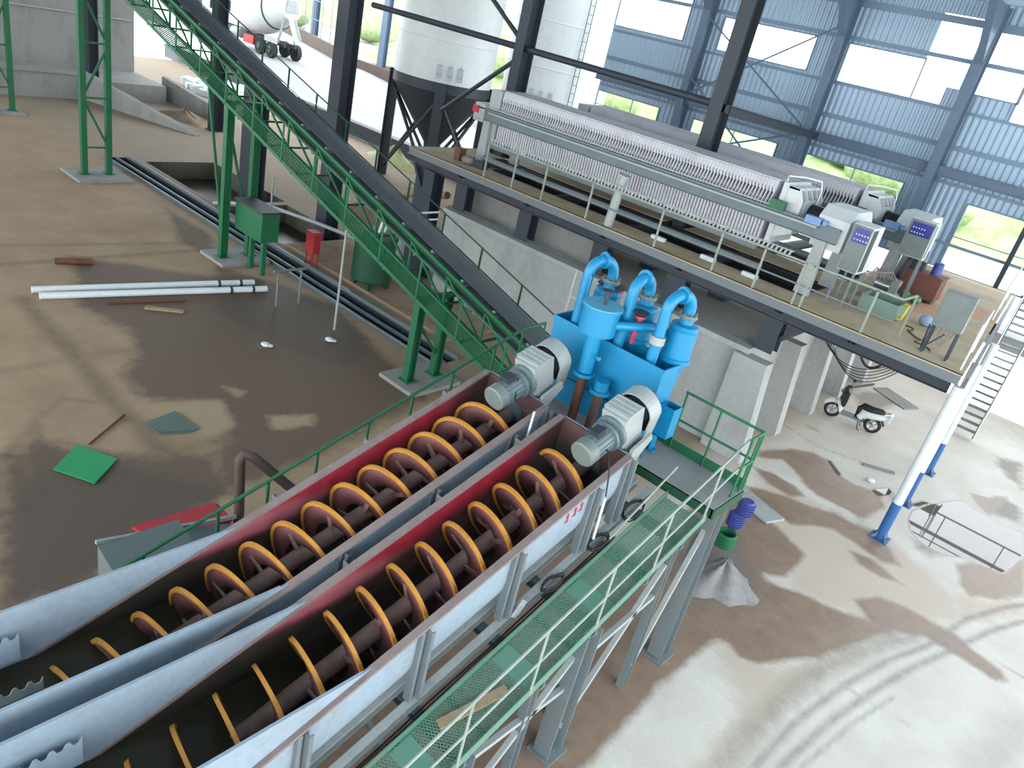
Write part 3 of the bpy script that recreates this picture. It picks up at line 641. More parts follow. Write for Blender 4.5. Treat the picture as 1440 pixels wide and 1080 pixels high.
# ------------------------------------------------------------------ supporting steel frame
t=thing('support_frame','grey steel leg frame standing under both spiral classifiers and the walkways','frame',(-5.0,7.0,0))
for x in(-3.93,-4.2,-5.14,-5.48,-6.64):
    b=MB(); b.hbeam((x,.3,dk(.3)),(x,9.3,dk(9.3)),.14,.1); b.build('long_beam',M['ltgrey' if x>-4.5 else 'colgrey'],t)
for y in(1.2,2.4,3.6,4.95,6.2,7.15,8.2,9.0):
    b=MB(); b.hbeam((-7.16,y,dk(y)-.195),(-3.06,y,dk(y)-.195),.14,.12); b.build('cross_beam',M['colgrey'],t)
for x in(-3.17,-6.9):
    for y,d in((2.6,.3),(4.95,.3),(7.12,.34),(10.38-.9,.3)):
        if y>9: y=10.1
        b=MB(); zt=dk(y)-.2 if y<9.4 else 3.2
        b.hbeam((x,y,0),(x,y,zt),d,.26,up=(0,1,0),t=.018); b.box((x,y,.015),(.4,.44,.03)); b.build('leg',M['colgrey'],t)
    for y in(6.15,8.98):
        b=MB(); b.hbeam((x,y,0),(x,y,dk(y)-.2),.14,.12,up=(0,1,0),t=.012); b.build('leg',M['colgrey'],t)
    for p,q in(((x,5.1,.3),(x,7.0,1.9)),((x,7.25,.35),(x,8.9,2.5)),((x,9.05,.4),(x,10.0,2.7)),((x,7.3,1.7),(x,8.9,1.9)),((x,5.1,1.4),(x,7.0,1.3))):
        b=MB(); b.bar(p,q,.07,.07); b.build('brace',M['ltgrey'],t)
b=MB(); b.bar((-3.2,7.12,.5),(-6.9,7.12,1.9),.07,.07); b.build('brace',M['grey'],t)
b=MB(); b.bar((-3.2,4.95,.3),(-6.9,4.95,1.5),.07,.07); b.build('brace',M['grey'],t)

def mesh_deck(b,x0,x1,p0,p1,pitch,w=.012,th=.012):
    # diamond mesh: two families of thin slanted strips between edges x0..x1 along p0->p1 (points are (y,z) of the edges)
    (ya,za),(yb,zb)=p0,p1; L=yb-ya; W_=x1-x0; k=int(L/pitch)+2; m=W_*.55
    def Z(y): return za+(zb-za)*(y-ya)/(yb-ya)
    for i in range(-int(m/pitch)-1,k+int(m/pitch)+1):
        for s in(1,-1):
            y0=ya+i*pitch; y1=y0+m
            P=(x0,y0) if s>0 else (x1,y0); Q=(x1,y1) if s>0 else (x0,y1)
            P=A_(P);Q=A_(Q)
            # clip to [ya,yb]
            t0=max(0,(ya-P[1])/(Q[1]-P[1])); t1=min(1,(yb-P[1])/(Q[1]-P[1]))
            if t1-t0<.03: continue
            A1=P+(Q-P)*t0;B1=P+(Q-P)*t1
            b.bar((A1[0],A1[1],Z(A1[1])),(B1[0],B1[1],Z(B1[1])),w,th)
def handrail(t,posts,h,line,mat,mid=True,r=.021,postmat=None,dx=0,toe=None,square=False):
    # posts: list of base points; rails run parallel through their tops
    for p in posts:
        b=MB(); p=A_(p,float); 
        if square: b.bar(p,p+A_((dx,0,h)),.035,.035)
        else: b.tube(p,p+A_((dx,0,h)),r*.9,n=8)
        b.build('rail_post',postmat or mat,t)
    L=[A_(p,float) for p in line]
    b=MB()
    for p,q in zip(L[:-1],L[1:]): b.tube(p+A_((dx,0,h)),q+A_((dx,0,h)),r,n=10)
    b.build('top_rail',mat,t)
    if mid:
        b=MB()
        for p,q in zip(L[:-1],L[1:]): b.tube(p+A_((dx*.5,0,h*.52)),q+A_((dx*.5,0,h*.52)),r*.9,n=10)
        b.build('mid_rail',mat,t)
# right-hand walkway
t=thing('mesh_walkway','pale green inclined mesh walkway along the right-hand spiral classifier','walkway',(-3.35,7,0))
b=MB(); mesh_deck(b,-3.68,-3.04,(.3,dk(.3)),(9.35,dk(9.35)),.038,.011,.012); b.build('mesh_deck',M['ltgreen'],t)
for x in(-3.69,-3.03):
    b=MB(); b.bar((x,.3,dk(.3)+.035),(x,9.4,dk(9.4)+.035),.012,.13); b.build('toe_board',M['ltgreen'],t)
for y in np.arange(.9,9.4,.72):
    b=MB(); b.bar((-3.68,y,dk(y)-.05),(-3.04,y,dk(y)-.05),.05,.06); b.build('deck_bearer',M['ltgreen'],t)
for y in(2.9,4.5,6.0,7.3):
    b=MB(); b.bar((-3.66,y,dk(y)+.004),(-3.06,y,dk(y)+.004),.3,.012,up=(0,-SL,1)); b.build('tread_plate',M['ltgreen'],t)
ys=[1.2,2.6,3.7,4.75,5.85,7.0,8.15,9.3]
handrail(t,[(-3.03,y,dk(y)) for y in ys],1.0,[(-3.03,.3,dk(.3)),(-3.03,9.95,dk(9.95))],M['rail'],r=.019)
# top platform
ZP=3.4
t=thing('top_platform','grey plate landing with green handrails under the blue desander','platform',(-5,9.8,0))
b=MB(); b.b2((-7.12,9.4,ZP-.03),(-2.97,10.35,ZP)); b.build('plate_deck',M['concrete'],t)
b=MB(); b.chan((-7.12,10.36,ZP-.09),(-2.97,10.36,ZP-.09),.16,.07); b.chan((-7.12,9.4,ZP-.09),(-2.97,9.4,ZP-.09),.16,.07,flip=-1); b.bar((-2.97,9.4,ZP-.09),(-2.97,10.35,ZP-.09),.05,.16); b.build('edge_channel',M['dkgreen'],t)
b=MB(); b.bar((-4.6,10.35,ZP+.08),(-2.97,10.35,ZP+.08),.01,.16); b.build('toe_board',M['green'],t)
handrail(t,[(-4.3,10.33,ZP),(-3.7,10.33,ZP),(-2.99,10.33,ZP)],1.0,[(-4.33,10.33,ZP),(-2.99,10.33,ZP)],M['green'],r=.021)
handrail(t,[(-2.99,9.95,ZP),(-2.99,10.22,ZP)],1.0,[(-2.99,9.9,ZP),(-2.99,10.33,ZP)],M['green'],r=.021)
# left-hand handrail
t=thing('side_handrail','single green handrail along the left edge of the left spiral classifier','handrail',(-7.2,6,0))
ys=[2.2,3.35,4.3,5.0,5.75,6.6,7.4,8.2,9.1,9.75]
handrail(t,[(-7.22,y,dk(y)-.1) for y in ys],1.1,[(-7.22,.6,dk(.6)-.1),(-7.22,9.75,dk(9.75)-.1)],M['green'],mid=False,r=.025)
b=MB(); b.tube((-7.22,9.75,dk(9.75)+1.0),(-7.2,10.3,4.33),.025); b.build('top_rail',M['green'],t)
b=MB(); b.tube((-7.2,10.3,3.4),(-7.2,10.3,4.33),.02,n=8); b.build('rail_post',M['green'],t)
b=MB(); b.tube((-7.2,8.6,3.35),(-7.2,10.3,3.8),.02); b.build('mid_rail',M['green'],t)
b=MB(); b.chan((-7.24,.6,dk(.6)-.12),(-7.24,9.8,dk(9.8)-.12),.12,.05); b.build('base_channel',M['dkgreen'],t)
# cables and loose rods lying on the frame
random.seed(3)
for k in range(4):
    x=-3.725-.034*k; pts=[]
    for i in range(34):
        y=.6+i*.235; pts.append((x+.004*math.sin(i*.9+k*2),y,dk(y)-.07+.004*math.sin(i*2.1)))
    b=MB(); b.path(pts,.011+.003*(k%2),6); o=b.build('power_cable',M['cable']); tag(o,['black power cable nearest the mesh walkway on the frame','second black power cable from the mesh walkway on the frame','third black power cable from the mesh walkway on the frame','black power cable nearest the right trough on the frame'][k],'cable','cables lying on the classifier frame')
for k,(y,r) in enumerate(((7.05,.15),(7.95,.17),(8.72,.2))):
    pts=[]
    for i in range(50):
        a=2*PI*i/16; rr=r*(1+.12*math.sin(i*.8+k)); yy=y+rr*math.sin(a)*1.15; pts.append((-3.82+.5*rr*math.cos(a),yy,dk(yy)+.12+.03*math.sin(i*.5)))
    b=MB(); b.path(pts,.011,6); o=b.build('cable_coil',M['cable']); tag(o,['small loose coil of black cable lowest on the frame','large loose coil of black cable in the middle of the three on the frame','loose coil of black cable nearest the blue tank'][k],'cable','loose cable coils on the frame')
b=MB(); b.tube((-3.83,7.80,2.98),(-3.82,7.75,3.68),.02,n=8); tag(b.build('white_conduit',M['white']),'white plastic conduit hanging beside the right trough below its motor','pipe')
b=MB(); b.path([(-3.82,7.75,3.7),(-3.9,7.8,4.0),(-4.1,8.0,4.15),(-4.3,8.05,4.15)],.012,6); b.build('motor_cable',M['cable'],RC)
b=MB(); b.tube((-5.33,7.86,3.55),(-5.34,7.9,4.14),.018,n=8); tag(b.build('white_conduit',M['white']),'white plastic conduit standing between the two troughs','pipe')
b=MB(); b.path([(-5.9,8.1,4.35),(-5.75,7.95,4.1),(-5.45,7.85,4.1),(-5.34,7.9,4.16)],.01,6); b.build('motor_cable',M['cable'],LC)
b=MB(); b.tube((-3.72,8.05,2.95),(-3.55,9.05,3.9),.016,n=8); tag(b.build('loose_rod',M['rail']),'pale loose rod leaning by the upper end of the mesh walkway','rod')
b=MB(); b.bar((-3.5,4.9,dk(4.9)+.04),(-3.25,5.7,dk(5.7)+.04),.12,.03); tag(b.build('loose_plank',M['wood']),'short grey plank lying on the pale green mesh walkway','plank')
b=MB(); b.pipe((-3.86,6.12,2.36),(-3.83,6.12,2.36),.0,.0) if False else b.lathe((-3.83,6.46,2.44),[(.04,0),(.04,.008)],(1,0,0)); b.bar((-3.84,6.38,2.34),(-3.84,6.54,2.54),.012,.16,up=(0,-1,1)); tag(b.build('square_bracket_plate',M['ltgrey']),'small square white bracket plate beside a trough post','bracket')
# ------------------------------------------------------------------ blue desander on the top platform
t=thing('desander',"bright blue hydrocyclone desander with goose-neck pipes standing behind the two drive motors",'desander',(-5.4,9.7,ZP))
x0,x1,y0,y1,zt,zb=-6.5,-4.42,9.5,9.98,4.9,4.02
def wallbox(b,lo,hi,w): 
    (ax,ay,az),(bx,by,bz)=lo,hi
    b.b2((ax,ay,az),(bx,ay+w,bz)); b.b2((ax,by-w,az),(bx,by,bz)); b.b2((ax,ay+w,az),(ax+w,by-w,bz)); b.b2((bx-w,ay+w,az),(bx,by-w,bz)); b.b2((ax,ay,az),(bx,by,az+w))
b=MB(); wallbox(b,(x0,y0,zb),(x1,y1,zt),.015)
for (p,q) in (((x0-.02,y0-.02),(x1+.02,y0+.005)),((x0-.02,y1-.005),(x1+.02,y1+.03)),((x0-.02,y0),(x0+.005,y1)),((x1-.005,y0),(x1+.02,y1))): b.b2((p[0],p[1],zt-.05),(q[0],q[1],zt+.006))
b.build('tank',M['blue'],t)
b=MB(); b.b2((x0+.02,y0+.02,zb+.5),(x1-.02,y1-.02,zb+.51)); b.build('tank_liquid',M['water'],t)
b=MB(); b.extr([(x0,zb),(x1,zb),(x1-.35,zb-.45),(x0+.35,zb-.45)],(0,y0+.02,0),(1,0,0),(0,0,1),(0,y1-y0-.04,0)); b.build('tank_bottom',M['blue'],t)
for (x,y) in((x1-.02,y0+.04),(x1-.02,y1-.02),(x0+.03,y0+.04),(x0+.03,y1-.02)):
    b=MB(); s=-1 if x>-5 else 1
    b.extr([(0,0),(.03,0),(.03*1,zb+.1-ZP),(.0,zb+.1-ZP)],(x-.015,y-.06,ZP+.003),(1,0,0),(0,0,1),(0,.16,0)); b.extr([(0,0),(s*.1,0),(s*.26,zb-ZP),(0,zb-ZP)],(x,y-.02,ZP+.003),(1,0,0),(0,0,1),(0,.014,0)); b.box((x,y,ZP+.011),(.16,.16,.016)); b.extr([(0,0),(.16,0),(0,.16)],(x,y,ZP+.003),(s,0,0),(0,0,1),(0,-.012,0)) ; b.build('tank_leg',M['blue'],t)
b=MB(); wallbox(b,(-4.40,9.74,3.78),(-4.16,9.98,4.3),.012); b.build('side_hopper',M['blue'],t)
GX=(-6.2,-5.36,-4.75); cy=10.1
for k,x in enumerate(GX):
    r=.085; top=5.92; yb=9.66; dxs=(.16,.02,.14)[k]
    c0=A_((x,yb,0)); c1=A_((x+dxs,cy,0)); d=nrm(c1-c0); Lh=np.linalg.norm(c1-c0); R=Lh/2
    pts=[A_((x,yb,4.55)),A_((x,yb,top-R))]+arc(A_(((c0+c1)/2)[:2].tolist()+[top-R]),R,PI,0,d,(0,0,1),14)+[A_((c1[0],c1[1],top-R-.06))]
    b=MB(); b.path(pts,r,18); g=b.build('gooseneck_pipe',M['blue'],t)
    b=MB(); m=A_(((c0+c1)/2)[:2].tolist()+[top]); b.lathe(m-d*.02,[(r,0),(r+.045,0),(r+.045,.04),(r,.04)],d,24); b.build('pipe_collar',M['blue'],g)
    b=MB(); zc=top-R-.06; b.lathe((c1[0],c1[1],zc-.05),[(0,0),(r+.06,0),(r+.06,.05),(r,.05)],n=24)
    for q in range(8): b.tube((c1[0]+(r+.04)*math.cos(q*PI/4),c1[1]+(r+.04)*math.sin(q*PI/4),zc-.08),(c1[0]+(r+.04)*math.cos(q*PI/4),c1[1]+(r+.04)*math.sin(q*PI/4),zc+.03),.012,n=6)
    b.build('pipe_flange',M['grey'],g)
    b=MB(); z=zc-.05; b.lathe((c1[0],c1[1],0),[(0,z),(r+.02,z),(r+.02,z-.1),(.2,z-.12),(.23,z-.17),(.22,z-.2),(.22,z-.62),(.25,z-.64),(.25,z-.7),(.18,z-.74),(.07,z-1.5),(.07,z-1.75),(0,z-1.75)],n=32); b.build('cyclone_body',M['blue'],t)
    if k==2:
        b=MB(); b.lathe((x,yb,5.16),[(r,0),(r+.03,0),(r+.03,.12),(r,.12)],n=24); b.build('pipe_sleeve',M['ltgrey'],g)
# splitter pot, its outlet pipe and the brown hoses
px,py=-5.53,9.22
b=MB(); b.lathe((px,py,0),[(0,5.08),(.28,5.08),(.28,5.46),(.31,5.46),(.31,5.5),(0,5.505)],n=40); po=b.build('splitter_pot',M['blue'],t)
b=MB(); b.lathe((px,py,0),[(0,5.5),(.305,5.5),(.305,5.515),(0,5.52)],n=40); b.build('pot_lid',paint('light_blue_lid',(92,172,204),.5,amt=.3),po)  # lid in a lighter blue than the pot
b=MB(); b.tube((px+.02,py,5.515),(px+.02,py,5.6),.022); b.tube((px+.02,py,5.6),(px+.02,py,5.72),.04); b.lathe((px+.02,py,5.72),[(0,0),(.09,0),(.09,.02),(0,.02)]); b.build('lid_valve',M['steel'],po)
b=MB(); b.lathe((px,py,0),[(.14,5.08),(.115,5.02),(.115,4.42),(.0,4.42)],n=28); b.lathe((px,py,4.36),[(0,0),(.17,0),(.17,.05),(.115,.05)],n=28); b.lathe((px+.1,py-.02,4.72),[(0,0),(.02,0),(.02,.1),(.035,.1),(.035,.13),(0,.13)],(.9,-.3,.1),10); b.build('outlet_pipe',M['blue'],t)
b=MB(); b.tube((px,py,3.5),(px,py,4.36),.075,n=18); b.build('brown_hose',M['rust'],t)
b=MB(); b.lathe((px+.33,py+.04,4.2),[(0,0),(.16,0),(.16,.05),(.11,.05),(.11,.2),(0,.2)],n=24); b.build('stub_flange',M['blue'],t)
b=MB(); b.tube((px+.33,py+.04,3.5),(px+.33,py+.04,4.2),.08,n=18); b.build('brown_hose',M['darkhose'],t)
b=MB(); b.tube((px+.2,py+.08,5.25),(-4.9,cy-.1,5.28),.072,n=18); b.build('header_pipe',M['blue'],t)
b=MB(); b.tube((-6.1,cy,5.2),(-4.6,cy,5.2),.07,n=16); b.build('feed_manifold',M['blue'],t)
for k,(x,y,z) in enumerate(((-6.18,10.2,5.22),(-5.92,10.2,5.26),(-5.18,9.75,5.2))):
    b=MB(); b.lathe((x,y,z),[(0,0),(.07,0),(.07,.06),(.05,.07),(.05,.16),(.08,.17),(.08,.21),(0,.21)],n=16); v=b.build('valve_body',M['valve'],t)
    b=MB(); b.lathe((x,y,z+.25),[(.0,0),(.13,0),(.14,.01),(.13,.02),(0,.02)],n=20); b.tube((x,y,z+.2),(x,y,z+.27),.012); b.build('valve_handwheel',M['steel'],v)
    if k==2: b=MB(); b.bar((x,y-.02,z-.25),(x,y-.02,z+.1),.05,.05); b.tube((x,y-.02,z-.1),(x,y-.02,z),.05); b.build('valve_stem',M['pink'],v)
b=MB(); b.bar((-6.88,10.28,ZP+.005),(-6.84,10.28,5.45),.02,.02); b.bar((-6.84,10.28,5.0),(-6.2,10.24,5.0),.02,.02); b.build('stay_bar',M['ltgrey'],t)
b=MB(); b.tube((-5.5,9.2,3.455),(-5.2,9.2,3.455),.05); b.box((-5.6,9.16,3.455),(.14,.1,.1)); b.box((-5.06,9.1,3.455),(.1,.1,.1)); b.build('hose_clamp_block',M['mauve'],t)

# ------------------------------------------------------------------ inclined belt conveyor
CS=-.275
def bz(x): return 3.52+CS*(x+13)
XA,XB=-7.6,-42.5
t=thing('belt_conveyor','long green inclined belt conveyor with a dark belt climbing across the hall','conveyor',(-16,13.2,0))
b=MB(); y0,y1=12.9,13.62
prof=[(y0,.03),(y0+.2,-.035),(y1-.2,-.035),(y1,.03),(y1,.045),(y1-.2,-.02),(y0+.2,-.02),(y0,.045)]
b.extr([(y-13.2,z) for y,z in prof],(XA,13.2,bz(XA)),(0,1,0),(0,0,1),(XB-XA,0,bz(XB)-bz(XA)))
b.bar((XA,13.26,bz(XA)-.42),(XB,13.26,bz(XB)-.42),.7,.014); b.lathe((XA,12.9,bz(XA)-.2),[(0,0),(.2,0),(.2,.72),(0,.72)],(0,1,0),28); b.build('belt',M['belt'],t)
for y,f in((12.84,1),(13.68,-1)):
    b=MB(); b.chan((XA,y,bz(XA)-.12),(XB,y,bz(XB)-.12),.14,.06,flip=-f); b.build('stringer',M['green'],t)
    b=MB(); b.bar((XA,y,bz(XA)-.95),(XB,y,bz(XB)-.95),.08,.08); b.build('lower_chord',M['green'],t)
X=XA-.3; k=0
while X>-30:
    for y in(12.84,13.68):
        b=MB(); b.bar((X,y,bz(X)-.95),(X,y,bz(X)-.18),.05,.05); b.build('truss_post',M['green'],t)
        b=MB(); X2=X-1.4; b.bar((X,y,bz(X)-.95),(X2,y,bz(X2)-.2),.045,.045); b.build('truss_diagonal',M['green'],t)
    b=MB(); b.bar((X,12.84,bz(X)-.95),(X,13.68,bz(X)-.95),.05,.05); b.build('cross_tie',M['dkgreen'],t)
    X-=1.4
X=XA-.6
while X>-29:
    b=MB(); zc=bz(X)-.075
    b.tube((X,13.1,zc-.03),(X,13.42,zc-.03),.045,n=10); b.tube((X,12.86,zc+.035),(X,13.09,zc-.03),.045,n=10); b.tube((X,13.43,zc-.03),(X,13.66,zc+.035),.045,n=10); b.bar((X+.06,12.84,zc-.06),(X+.06,13.68,zc-.06),.04,.04); b.build('idler_set',M['teal'],t)
    X-=1.15
X=XA-1.2
while X>-29:
    b=MB(); b.tube((X,12.87,bz(X)-.48),(X,13.65,bz(X)-.48),.045,n=10); b.build('return_roller',M['teal'],t); X-=2.3
for y0_,y1_,off,side in((12.2,12.82,-.97,1),(13.7,14.22,-.82,-1)):
    b=MB()
    Xs=XA
    # expanded mesh walkway (x along the conveyor)
    pitch=.085; L=XA-(-30); m=.6; W_=y1_-y0_
    for i in range(-int(m/pitch)-1,int(L/pitch)+1):
        for s in(1,-1):
            xa=XA-i*pitch; xb=xa-m
            if xa>XA: continue
            ya,yb=(y0_,y1_) if s>0 else (y1_,y0_)
            b.bar((xa,ya,bz(xa)+off),(xb,yb,bz(xb)+off),.03,.012)
    b.build('walkway_mesh',M['meshgreen'],t)
    yo=y0_ if side>0 else y1_
    b=MB(); b.bar((XA,yo,bz(XA)+off+.03),(-30,yo,bz(-30)+off+.03),.012,.1); b.build('toe_board',M['green'],t)
    if side>0:
        X=XA-.5
        while X>-29: b=MB(); b.bar((X,y0_,bz(X)+off-.04),(X,y1_,bz(X)+off-.04),.05,.05); b.build('walkway_bearer',M['green'],t); X-=1.4
    h=1.03; X=XA-.3
    while X>-29.5:
        b=MB(); b.bar((X,yo,bz(X)+off),(X,yo,bz(X)+off+h),.04,.04); b.build('rail_post',M['green' if side>0 else 'dkgreen'],t); X-=1.5
    b=MB(); b.tube((XA,yo,bz(XA)+off+h),(-30,yo,bz(-30)+off+h),.028 if side>0 else .02,n=8); b.build('top_rail',M['green' if side>0 else 'dkgreen'],t)
    b=MB(); b.tube((XA,yo,bz(XA)+off+.5),(-30,yo,bz(-30)+off+.5),.02,n=8); b.build('mid_rail',M['green' if side>0 else 'dkgreen'],t)
for X in(-12.5,-21.65):
    for y in(12.5,13.42):
        b=MB(); b.hbeam((X,y,.1),(X,y,bz(X)-1.0),.24,.2,t=.02,up=(0,1,0)); b.box((X,y,.12),(.36,.36,.03)); b.build('support_leg',M['green'],t)
    b=MB(); b.bar((X,12.5,bz(X)-1.6),(X,13.42,.6),.06,.06); b.bar((X,12.3,bz(X)-1.03),(X,13.7,bz(X)-1.03),.16,.1); b.bar((X-.2,12.5,1.2),(X-1.3,12.5,bz(X-1.3)-1.0),.07,.07) if X<-20 else None; b.build('support_brace',M['green'],t)
for X in(-30.82,-40.9):
    for y in(11.98,12.87):
        b=MB(); b.bar((X,y,.1),(X,y,bz(X)-.4),.2,.2); b.box((X,y,.12),(.34,.34,.03)); b.build('support_leg',M['green'],t)
    for i,z in enumerate((1.1,2.9,4.8,6.6)):
        b=MB(); b.bar((X,11.98,z),(X,12.87,z),.06,.06)
        za,zb_=z,min(z+1.8,bz(X)-.6); 
        if i%2: b.bar((X,11.98,za),(X,12.87,zb_),.07,.07)
        else: b.bar((X,12.87,za),(X,11.98,zb_),.07,.07)
        b.build('support_brace',M['green'],t)
for i,(x,y,sx_,sy_,lab) in enumerate(((-12.5,12.95,1.3,1.7,'low concrete footing under the conveyor legs nearest the classifiers'),(-21.65,12.95,1.4,1.66,'low concrete footing under the middle conveyor legs beside the white pipes'),(-30.82,12.45,1.8,2.0,'low dusty concrete footing under the conveyor tower at the left'),(-40.9,12.45,1.2,1.6,'low concrete footing under the farthest conveyor tower'))):
    b=MB(); b.b2((x-sx_/2,y-sy_/2,0),(x+sx_/2,y+sy_/2,.1)); tag(b.build('concrete_footing',M['concrete']),lab,'footing','conveyor footings')
# green drive box hung on the middle support, green tank, red box, poles
t=thing('drive_box','green steel box with short legs hung by the middle conveyor support','box',(-20.7,13.0,0))
b=MB(); b.b2((-21.45,12.75,1.12),(-19.95,13.35,2.02)); b.build('body',M['green'],t)
b=MB(); b.b2((-21.5,12.7,2.02),(-19.9,13.4,2.08)); b.build('lid',M['steel'],t)
for x in(-20.82,-20.15): b=MB(); b.bar((x,13.0,0),(x,13.0,1.12),.14,.14); b.build('leg',M['green'],t)
t=thing('round_tank','dark green round tank on stubby legs standing under the conveyor','tank',(-18.2,15.75,0))
b=MB(); b.lathe((-18.2,15.75,0),[(0,.35),(.62,.35),(.66,.4),(.66,1.75),(.7,1.75),(.7,1.85),(0,1.95)],n=32); b.build('tank_body',M['dkgreen'],t)
for a in range(4): b=MB(); q=PI/4+a*PI/2; b.bar((-18.2+.52*math.cos(q),15.75+.52*math.sin(q),.12),(-18.2+.52*math.cos(q),15.75+.52*math.sin(q),.4),.14,.14); b.build('leg',M['dkgreen'],t)
for z,l in((2.66,'upper of two thin white pipes from the bay wall over the dark green tank'),(2.42,'lower of two thin white pipes from the bay wall over the dark green tank')):
    b=MB(); b.path([(-17.7,17.8,z),(-17.7,15.75+(.0 if z>2.5 else .2),z),(-17.9,15.7+(.0 if z>2.5 else .2),z-.1),(-18.0,15.65+(.0 if z>2.5 else .2),1.98)],.035,8); tag(b.build('feed_pipe',M['white']),l,'pipe','pipes over the green tank')
t=thing('electrical_box','small red box on thin legs standing behind the floor drain','box',(-20.5,15.05,0))
b=MB(); b.b2((-20.72,14.93,.48),(-20.28,15.2,1.1)); b.extr([(-.24,0),(.24,0),(.2,.1),(-.2,.1)],(-20.5,14.9,1.1),(1,0,0),(0,0,1),(0,.34,0)); b.build('cabinet',M['red'],t)
for x in(-20.68,-20.32):
    for y in(14.96,15.17): b=MB(); b.bar((x,y,0),(x,y,.48),.04,.04); b.build('leg',M['red'],t)
for (x,y,h,lab) in((-15.9,12.7,3.0,'thin pale pipe standing by the drain before the dark green tank'),(-23.3,15.2,2.2,'thin grey pipe standing at the edge of the nearer pit')):
    b=MB(); b.tube((x,y,0),(x,y,h),.035,n=8); tag(b.build('standing_pipe',M['ltgrey']),lab,'pipe')
b=MB(); b.path([(-27,15.1,.09),(-25.5,16.3,.5),(-22.8,16.9,.6),(-20.5,18.0,.4)],.07,8); tag(b.build('curved_pipe',M['ltgrey']),'pale grey pipe lying across the pit edge behind the green drive box','pipe')
b=MB(); b.b2((-22.3,15.3,0),(-14.0,17.6,.12)); tag(b.build('earth_bank',M['dirtp']),'low flat bank of brown earth under the dark green tank','earth')
t=thing('pipe_stand','small grey goal-shaped pipe stand at the edge of the floor drain','stand',(-17.85,12.44,0))
for y in(12.06,12.82): b=MB(); b.tube((-17.85,y,0),(-17.85,y,1.08),.03,n=8); b.build('post',M['colgrey'],t)
b=MB(); b.tube((-17.85,11.9,1.08),(-17.85,12.98,1.08),.04,n=8); b.build('crossbar',M['colgrey'],t)
# ------------------------------------------------------------------ filter press platform
ZD=4.27
t=thing('press_platform','long tan steel platform deck carrying both filter presses above the concrete bay','platform',(-11,22,0))
def slab(poly,name,mat,th=.03,z=ZD):
    b=MB(); b.extr(poly,(0,0,z-th),(1,0,0),(0,1,0),(0,0,th)); return b.build(name,mat,t)
slab([(-19.7,17.9),(-6.0,17.9),(-6.0,19.1),(-19.7,19.1)],'deck_plate',M['deck'])
slab([(-6.0,17.9),(-1.85,17.9),(-2.9,29.8),(-6.0,29.8)],'deck_plate',M['deck'])
slab([(-19.7,19.1),(-18.5,19.1),(-18.5,21.4),(-19.7,21.4)],'deck_plate',M['deck'])
slab([(-18.5,21.35),(-11.55,21.35),(-11.55,22.5),(-18.5,22.5)],'deck_plate',M['deck']); slab([(-10.8,21.35),(-6.0,21.35),(-6.0,22.5),(-10.8,22.5)],'deck_plate',M['deck'])
for k,(p,q) in enumerate((((-19.7,17.93),(-1.86,17.93)),((-19.7,17.93),(-19.7,21.4)),((-1.80,17.95),(-2.85,29.8)))):
    b=MB(); b.chan((p[0],p[1],ZD-.12),(q[0],q[1],ZD-.12),.24,.08,flip=1 if k==2 else -1); b.build('edge_channel',M['colgrey'],t)
b=MB(); b.hbeam((-19.6,18.15,ZD-.4),(-2.0,18.15,ZD-.4),.26,.16); b.build('under_beam',M['steel'],t)
for y in(19.2,21.2,22.7,24.6):
    b=MB(); b.hbeam((-19.4,y,ZD-.22),(-2.3,y,ZD-.22),.32,.18); b.build('under_beam',M['steel'],t)
for x in(-17.3,-14.4,-11.5,-8.95,-6.05,-4.2):
    b=MB(); b.hbeam((x,18.0,ZD-.2),(x,29.6,ZD-.2),.28,.16); b.build('under_beam',M['steel'],t)
for x,w in((-17.2,.5),(-14.4,.5),(-11.5,.5),(-8.95,.58),(-6.1,.5)):
    for y in(18.32,21.2,24.5):
        if x>-6.5 and y>19: continue
        b=MB(); b.hbeam((x,y,2.865 if y<18.4 else 2.745),(x,y,ZD-.45),.4,w,up=(0,1,0),t=.03); b.build('platform_column',M['steel'],t)
b=MB(); b.hbeam((-19.3,18.4,0.0),(-19.3,18.4,ZD-.5),.36,.4,up=(0,1,0)); b.hbeam((-18.6,18.2,0),(-18.6,18.2,ZD-.5),.5,.5,up=(0,1,0)); b.build('platform_column',M['steel'],t)
b=MB(); b.bar((-19.5,18.1,ZD-.5),(-18.4,18.1,2.2),.1,.1); b.bar((-6.1,18.3,3.0),(-5.2,18.3,3.9),.12,.12); b.build('knee_brace',M['steel'],t)
b=MB(); b.b2((-18.5,19.3,ZD-.9),(-6.2,19.34,ZD-.05)) if False else None; b.b2((-18.5,21.1,ZD-.4),(-6.2,21.14,ZD-.05)); b.extr([(19.35,ZD-.38),(21.1,ZD-.38),(21.1,ZD-.42),(19.35,ZD-.42)],(-18.5,0,0),(0,1,0),(0,0,1),(12.3,0,0)); b.build('cake_chute',M['black'],t)

# guard rail along the front
t=thing('platform_guardrail','thin grey guard rail along the front edge of the press platform','railing',(-10,17.97,ZD))
yr=17.98
for x in(-16.24,-15.05,-13.85,-12.15,-9.8,-8.02,-6.85,-5.8,-5.6,-4.1):
    b=MB(); b.bar((x,yr,ZD),(x,yr,ZD+1.03),.045,.045); b.build('rail_post',M['rail'],t)
b=MB(); b.bar((-16.3,yr,ZD+1.03),(-3.55,yr,ZD+1.03),.045,.045); b.build('top_rail',M['rail'],t)
b=MB(); b.bar((-16.3,yr,ZD+.5),(-3.55,yr,ZD+.5),.035,.035); b.build('mid_rail',M['colgrey'],t)
b=MB(); b.bar((-3.55,yr,ZD+1.03),(-3.5,yr+.9,ZD+1.03),.04,.04); b.bar((-3.5,yr+.9,ZD),(-3.5,yr+.9,ZD+1.03),.04,.04); b.build('end_rail',M['rail'],t)
b=MB(); x=-16.2
